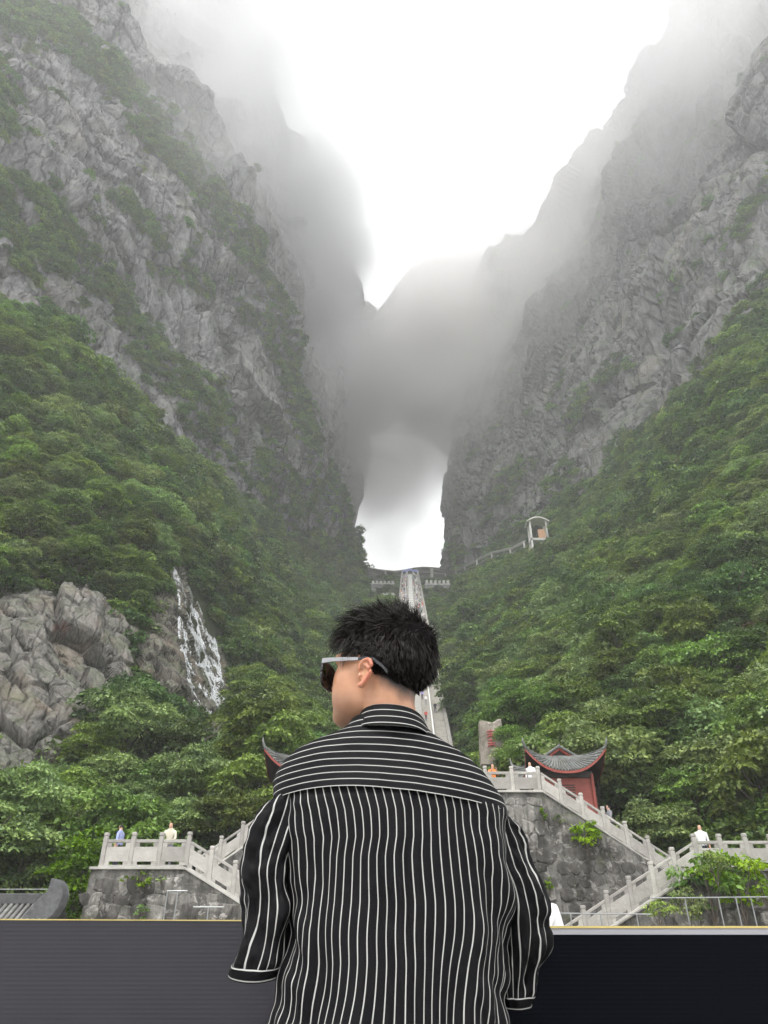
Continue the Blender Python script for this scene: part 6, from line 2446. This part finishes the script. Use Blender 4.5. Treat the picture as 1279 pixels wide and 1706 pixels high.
for s in (1, -1):
    m = MB()
    nl_ = 28
    ring_o, ring_i = [], []
    for k in range(nl_):
        t = 2 * math.pi * k / nl_
        cx_, cz_ = math.cos(t), math.sin(t)
        q = (abs(cx_) ** 3.2 + abs(cz_) ** 3.2) ** (-1 / 3.2)
        l = s * (0.0365 + 0.0330 * cx_ * q)
        z = -0.0165 + 0.0255 * cz_ * q
        f = 0.1085 - 0.17 * max(0, abs(l) - 0.030) - 0.08 * (0.012 - z)
        ring_o.append((l, f, z))
    vs = [hw_(l, f, z) for l, f, z in ring_o] + [hw_(s * 0.0365, 0.110 + 0.001, -0.0165)] + [hw_(l, f - 0.0022, z) for l, f, z in ring_o] + [hw_(s * 0.0365, 0.108, -0.0165)]
    fs = [(k, (k + 1) % nl_, nl_) for k in range(nl_)] + [(nl_ + 1 + (k + 1) % nl_, nl_ + 1 + k, 2 * nl_ + 1) for k in range(nl_)]
    m.add(vs, fs)
    m.obj('lens', M['lens'], gls, smooth=False)
    m = MB()
    pts = [hw_(*p) for p in ring_o] + [hw_(*ring_o[0])]
    m.tube(pts, 0.0028, 8)
    m.obj('rim', M['frame'], gls, smooth=True)
    # temple: flat bar, silver outside in front, black behind
    tp = [(s * 0.0715, 0.101, 0.0065), (s * 0.0765, 0.075, 0.0060), (s * 0.0790, 0.040, 0.0050), (s * 0.0800, 0.012, 0.0040)]
    tb = [(s * 0.0800, 0.012, 0.0040), (s * 0.0805, -0.006, 0.0045), (s * 0.0800, -0.024, 0.0010), (s * 0.0790, -0.042, -0.0110), (s * 0.0770, -0.055, -0.0240)]
    for nm, tpt, mt, h0, h1 in (('temple', tp, M['silver'], 0.0050, 0.0030), ('temple_tip', tb, M['frame'], 0.0030, 0.0036)):
        m = MB()
        vs, fs = [], []
        for i, (l, f, z) in enumerate(tpt):
            hh_ = h0 + (h1 - h0) * i / (len(tpt) - 1)
            for dl, dz in ((-0.0013, -hh_), (0.0013, -hh_), (0.0013, hh_), (-0.0013, hh_)):
                vs.append(hw_(l + dl, f, z + dz))
        for i in range(len(tpt) - 1):
            for k in range(4):
                fs.append((i * 4 + k, i * 4 + (k + 1) % 4, i * 4 + 4 + (k + 1) % 4, i * 4 + 4 + k))
        n4 = (len(tpt) - 1) * 4
        fs += [(3, 2, 1, 0), (n4, n4 + 1, n4 + 2, n4 + 3)]
        m.add(vs, fs)
        m.obj(nm, mt, gls)
m = MB()
m.tube([hw_(0.008, 0.1095, -0.004), hw_(0, 0.112, -0.001), hw_(-0.008, 0.1095, -0.004)], 0.0026, 8)
m.obj('bridge', M['frame'], gls, smooth=True)
# ------------------------------------------------------------------ air: even haze, and low cloud hanging in the gorge
def volume_mat(name, density, color, field=None):
    m = bpy.data.materials.new(name)
    m.use_nodes = True
    nt = m.node_tree
    for n in list(nt.nodes):
        nt.nodes.remove(n)
    o = nt.nodes.new('ShaderNodeOutputMaterial')
    v = nt.nodes.new('ShaderNodeVolumePrincipled')
    v.inputs['Color'].default_value = (*color, 1)
    v.inputs['Anisotropy'].default_value = 0.2
    v.inputs['Density'].default_value = density
    nt.links.new(v.outputs[0], o.inputs['Volume'])
    if field:
        L = nt.links.new
        tc = N(nt, 'ShaderNodeTexCoord')
        geo = N(nt, 'ShaderNodeNewGeometry')
        ln = N(nt, 'ShaderNodeVectorMath', operation='LENGTH')
        L(tc.outputs['Object'], ln.inputs[0])
        fall = N(nt, 'ShaderNodeMapRange', interpolation_type='SMOOTHSTEP')
        L(ln.outputs['Value'], fall.inputs['Value'])
        fall.inputs['From Min'].default_value = 1.0
        fall.inputs['From Max'].default_value = 0.25
        nz = noise(nt, geo.outputs['Position'], field, 3, 0.5)
        nr = N(nt, 'ShaderNodeMapRange')
        L(nz.outputs[0], nr.inputs['Value'])
        nr.inputs['From Min'].default_value = 0.30
        nr.inputs['From Max'].default_value = 0.65
        m1 = N(nt, 'ShaderNodeMath', operation='MULTIPLY')
        L(fall.outputs[0], m1.inputs[0])
        L(nr.outputs[0], m1.inputs[1])
        m2 = N(nt, 'ShaderNodeMath', operation='MULTIPLY')
        L(m1.outputs[0], m2.inputs[0])
        m2.inputs[1].default_value = density
        L(m2.outputs[0], v.inputs['Density'])
    return m

hb = MB()
zmax = max(float(gl[..., 2].max()), float(gr_[..., 2].max()), float(g_back[..., 2].max())) + 8
print('highest', zmax)
hb.box(-2600, 2600, -2600, 2600, -1.6, zmax)
haze = hb.obj('haze', volume_mat('haze_air', 0.00065, (0.86, 0.87, 0.88)))
haze['kind'] = 'stuff'
haze['label'] = 'thin pale haze filling the gorge'

def cloud(center, radii, density, rz=0.0, tilt=0.0, col=(0.62, 0.61, 0.61), field=0.02):
    bm = bmesh.new()
    bmesh.ops.create_icosphere(bm, subdivisions=3, radius=1.0)
    me = bpy.data.meshes.new('cloud_bank')
    bm.to_mesh(me)
    bm.free()
    o = link('cloud_bank', me, volume_mat('cloud_air', density, col, field))
    o.location = center
    o.scale = radii
    o.rotation_euler = (0, tilt, rz)
    o['kind'] = 'stuff'
    o['label'] = 'low grey cloud drifting through the gorge'
    return o
# (photo x, photo y, depth) of the middle of each bank, radii in metres
for (px, py, D), rad, den, col in [
        ((655, 690, 345), (95, 55, 95), 0.090, (0.84, 0.83, 0.83)),
        ((515, 400, 255), (52, 55, 150), 0.075, (0.84, 0.84, 0.85)),
        ((385, 110, 178), (62, 45, 135), 0.065, (0.84, 0.84, 0.85)),
        ((800, 540, 320), (80, 60, 110), 0.050, (0.85, 0.84, 0.83)),
        ((930, 330, 260), (80, 60, 140), 0.028, (0.83, 0.82, 0.82)),
        ((1180, 80, 172), (120, 55, 120), 0.030, (0.80, 0.80, 0.80)),
        ((740, 470, 372), (95, 40, 65), 0.040, (0.85, 0.84, 0.83)),
        ((675, 870, 390), (75, 45, 90), 0.030, (0.76, 0.76, 0.77)),
        ]:
    cloud(tuple(P(px, py, D)), rad, den, col=col)
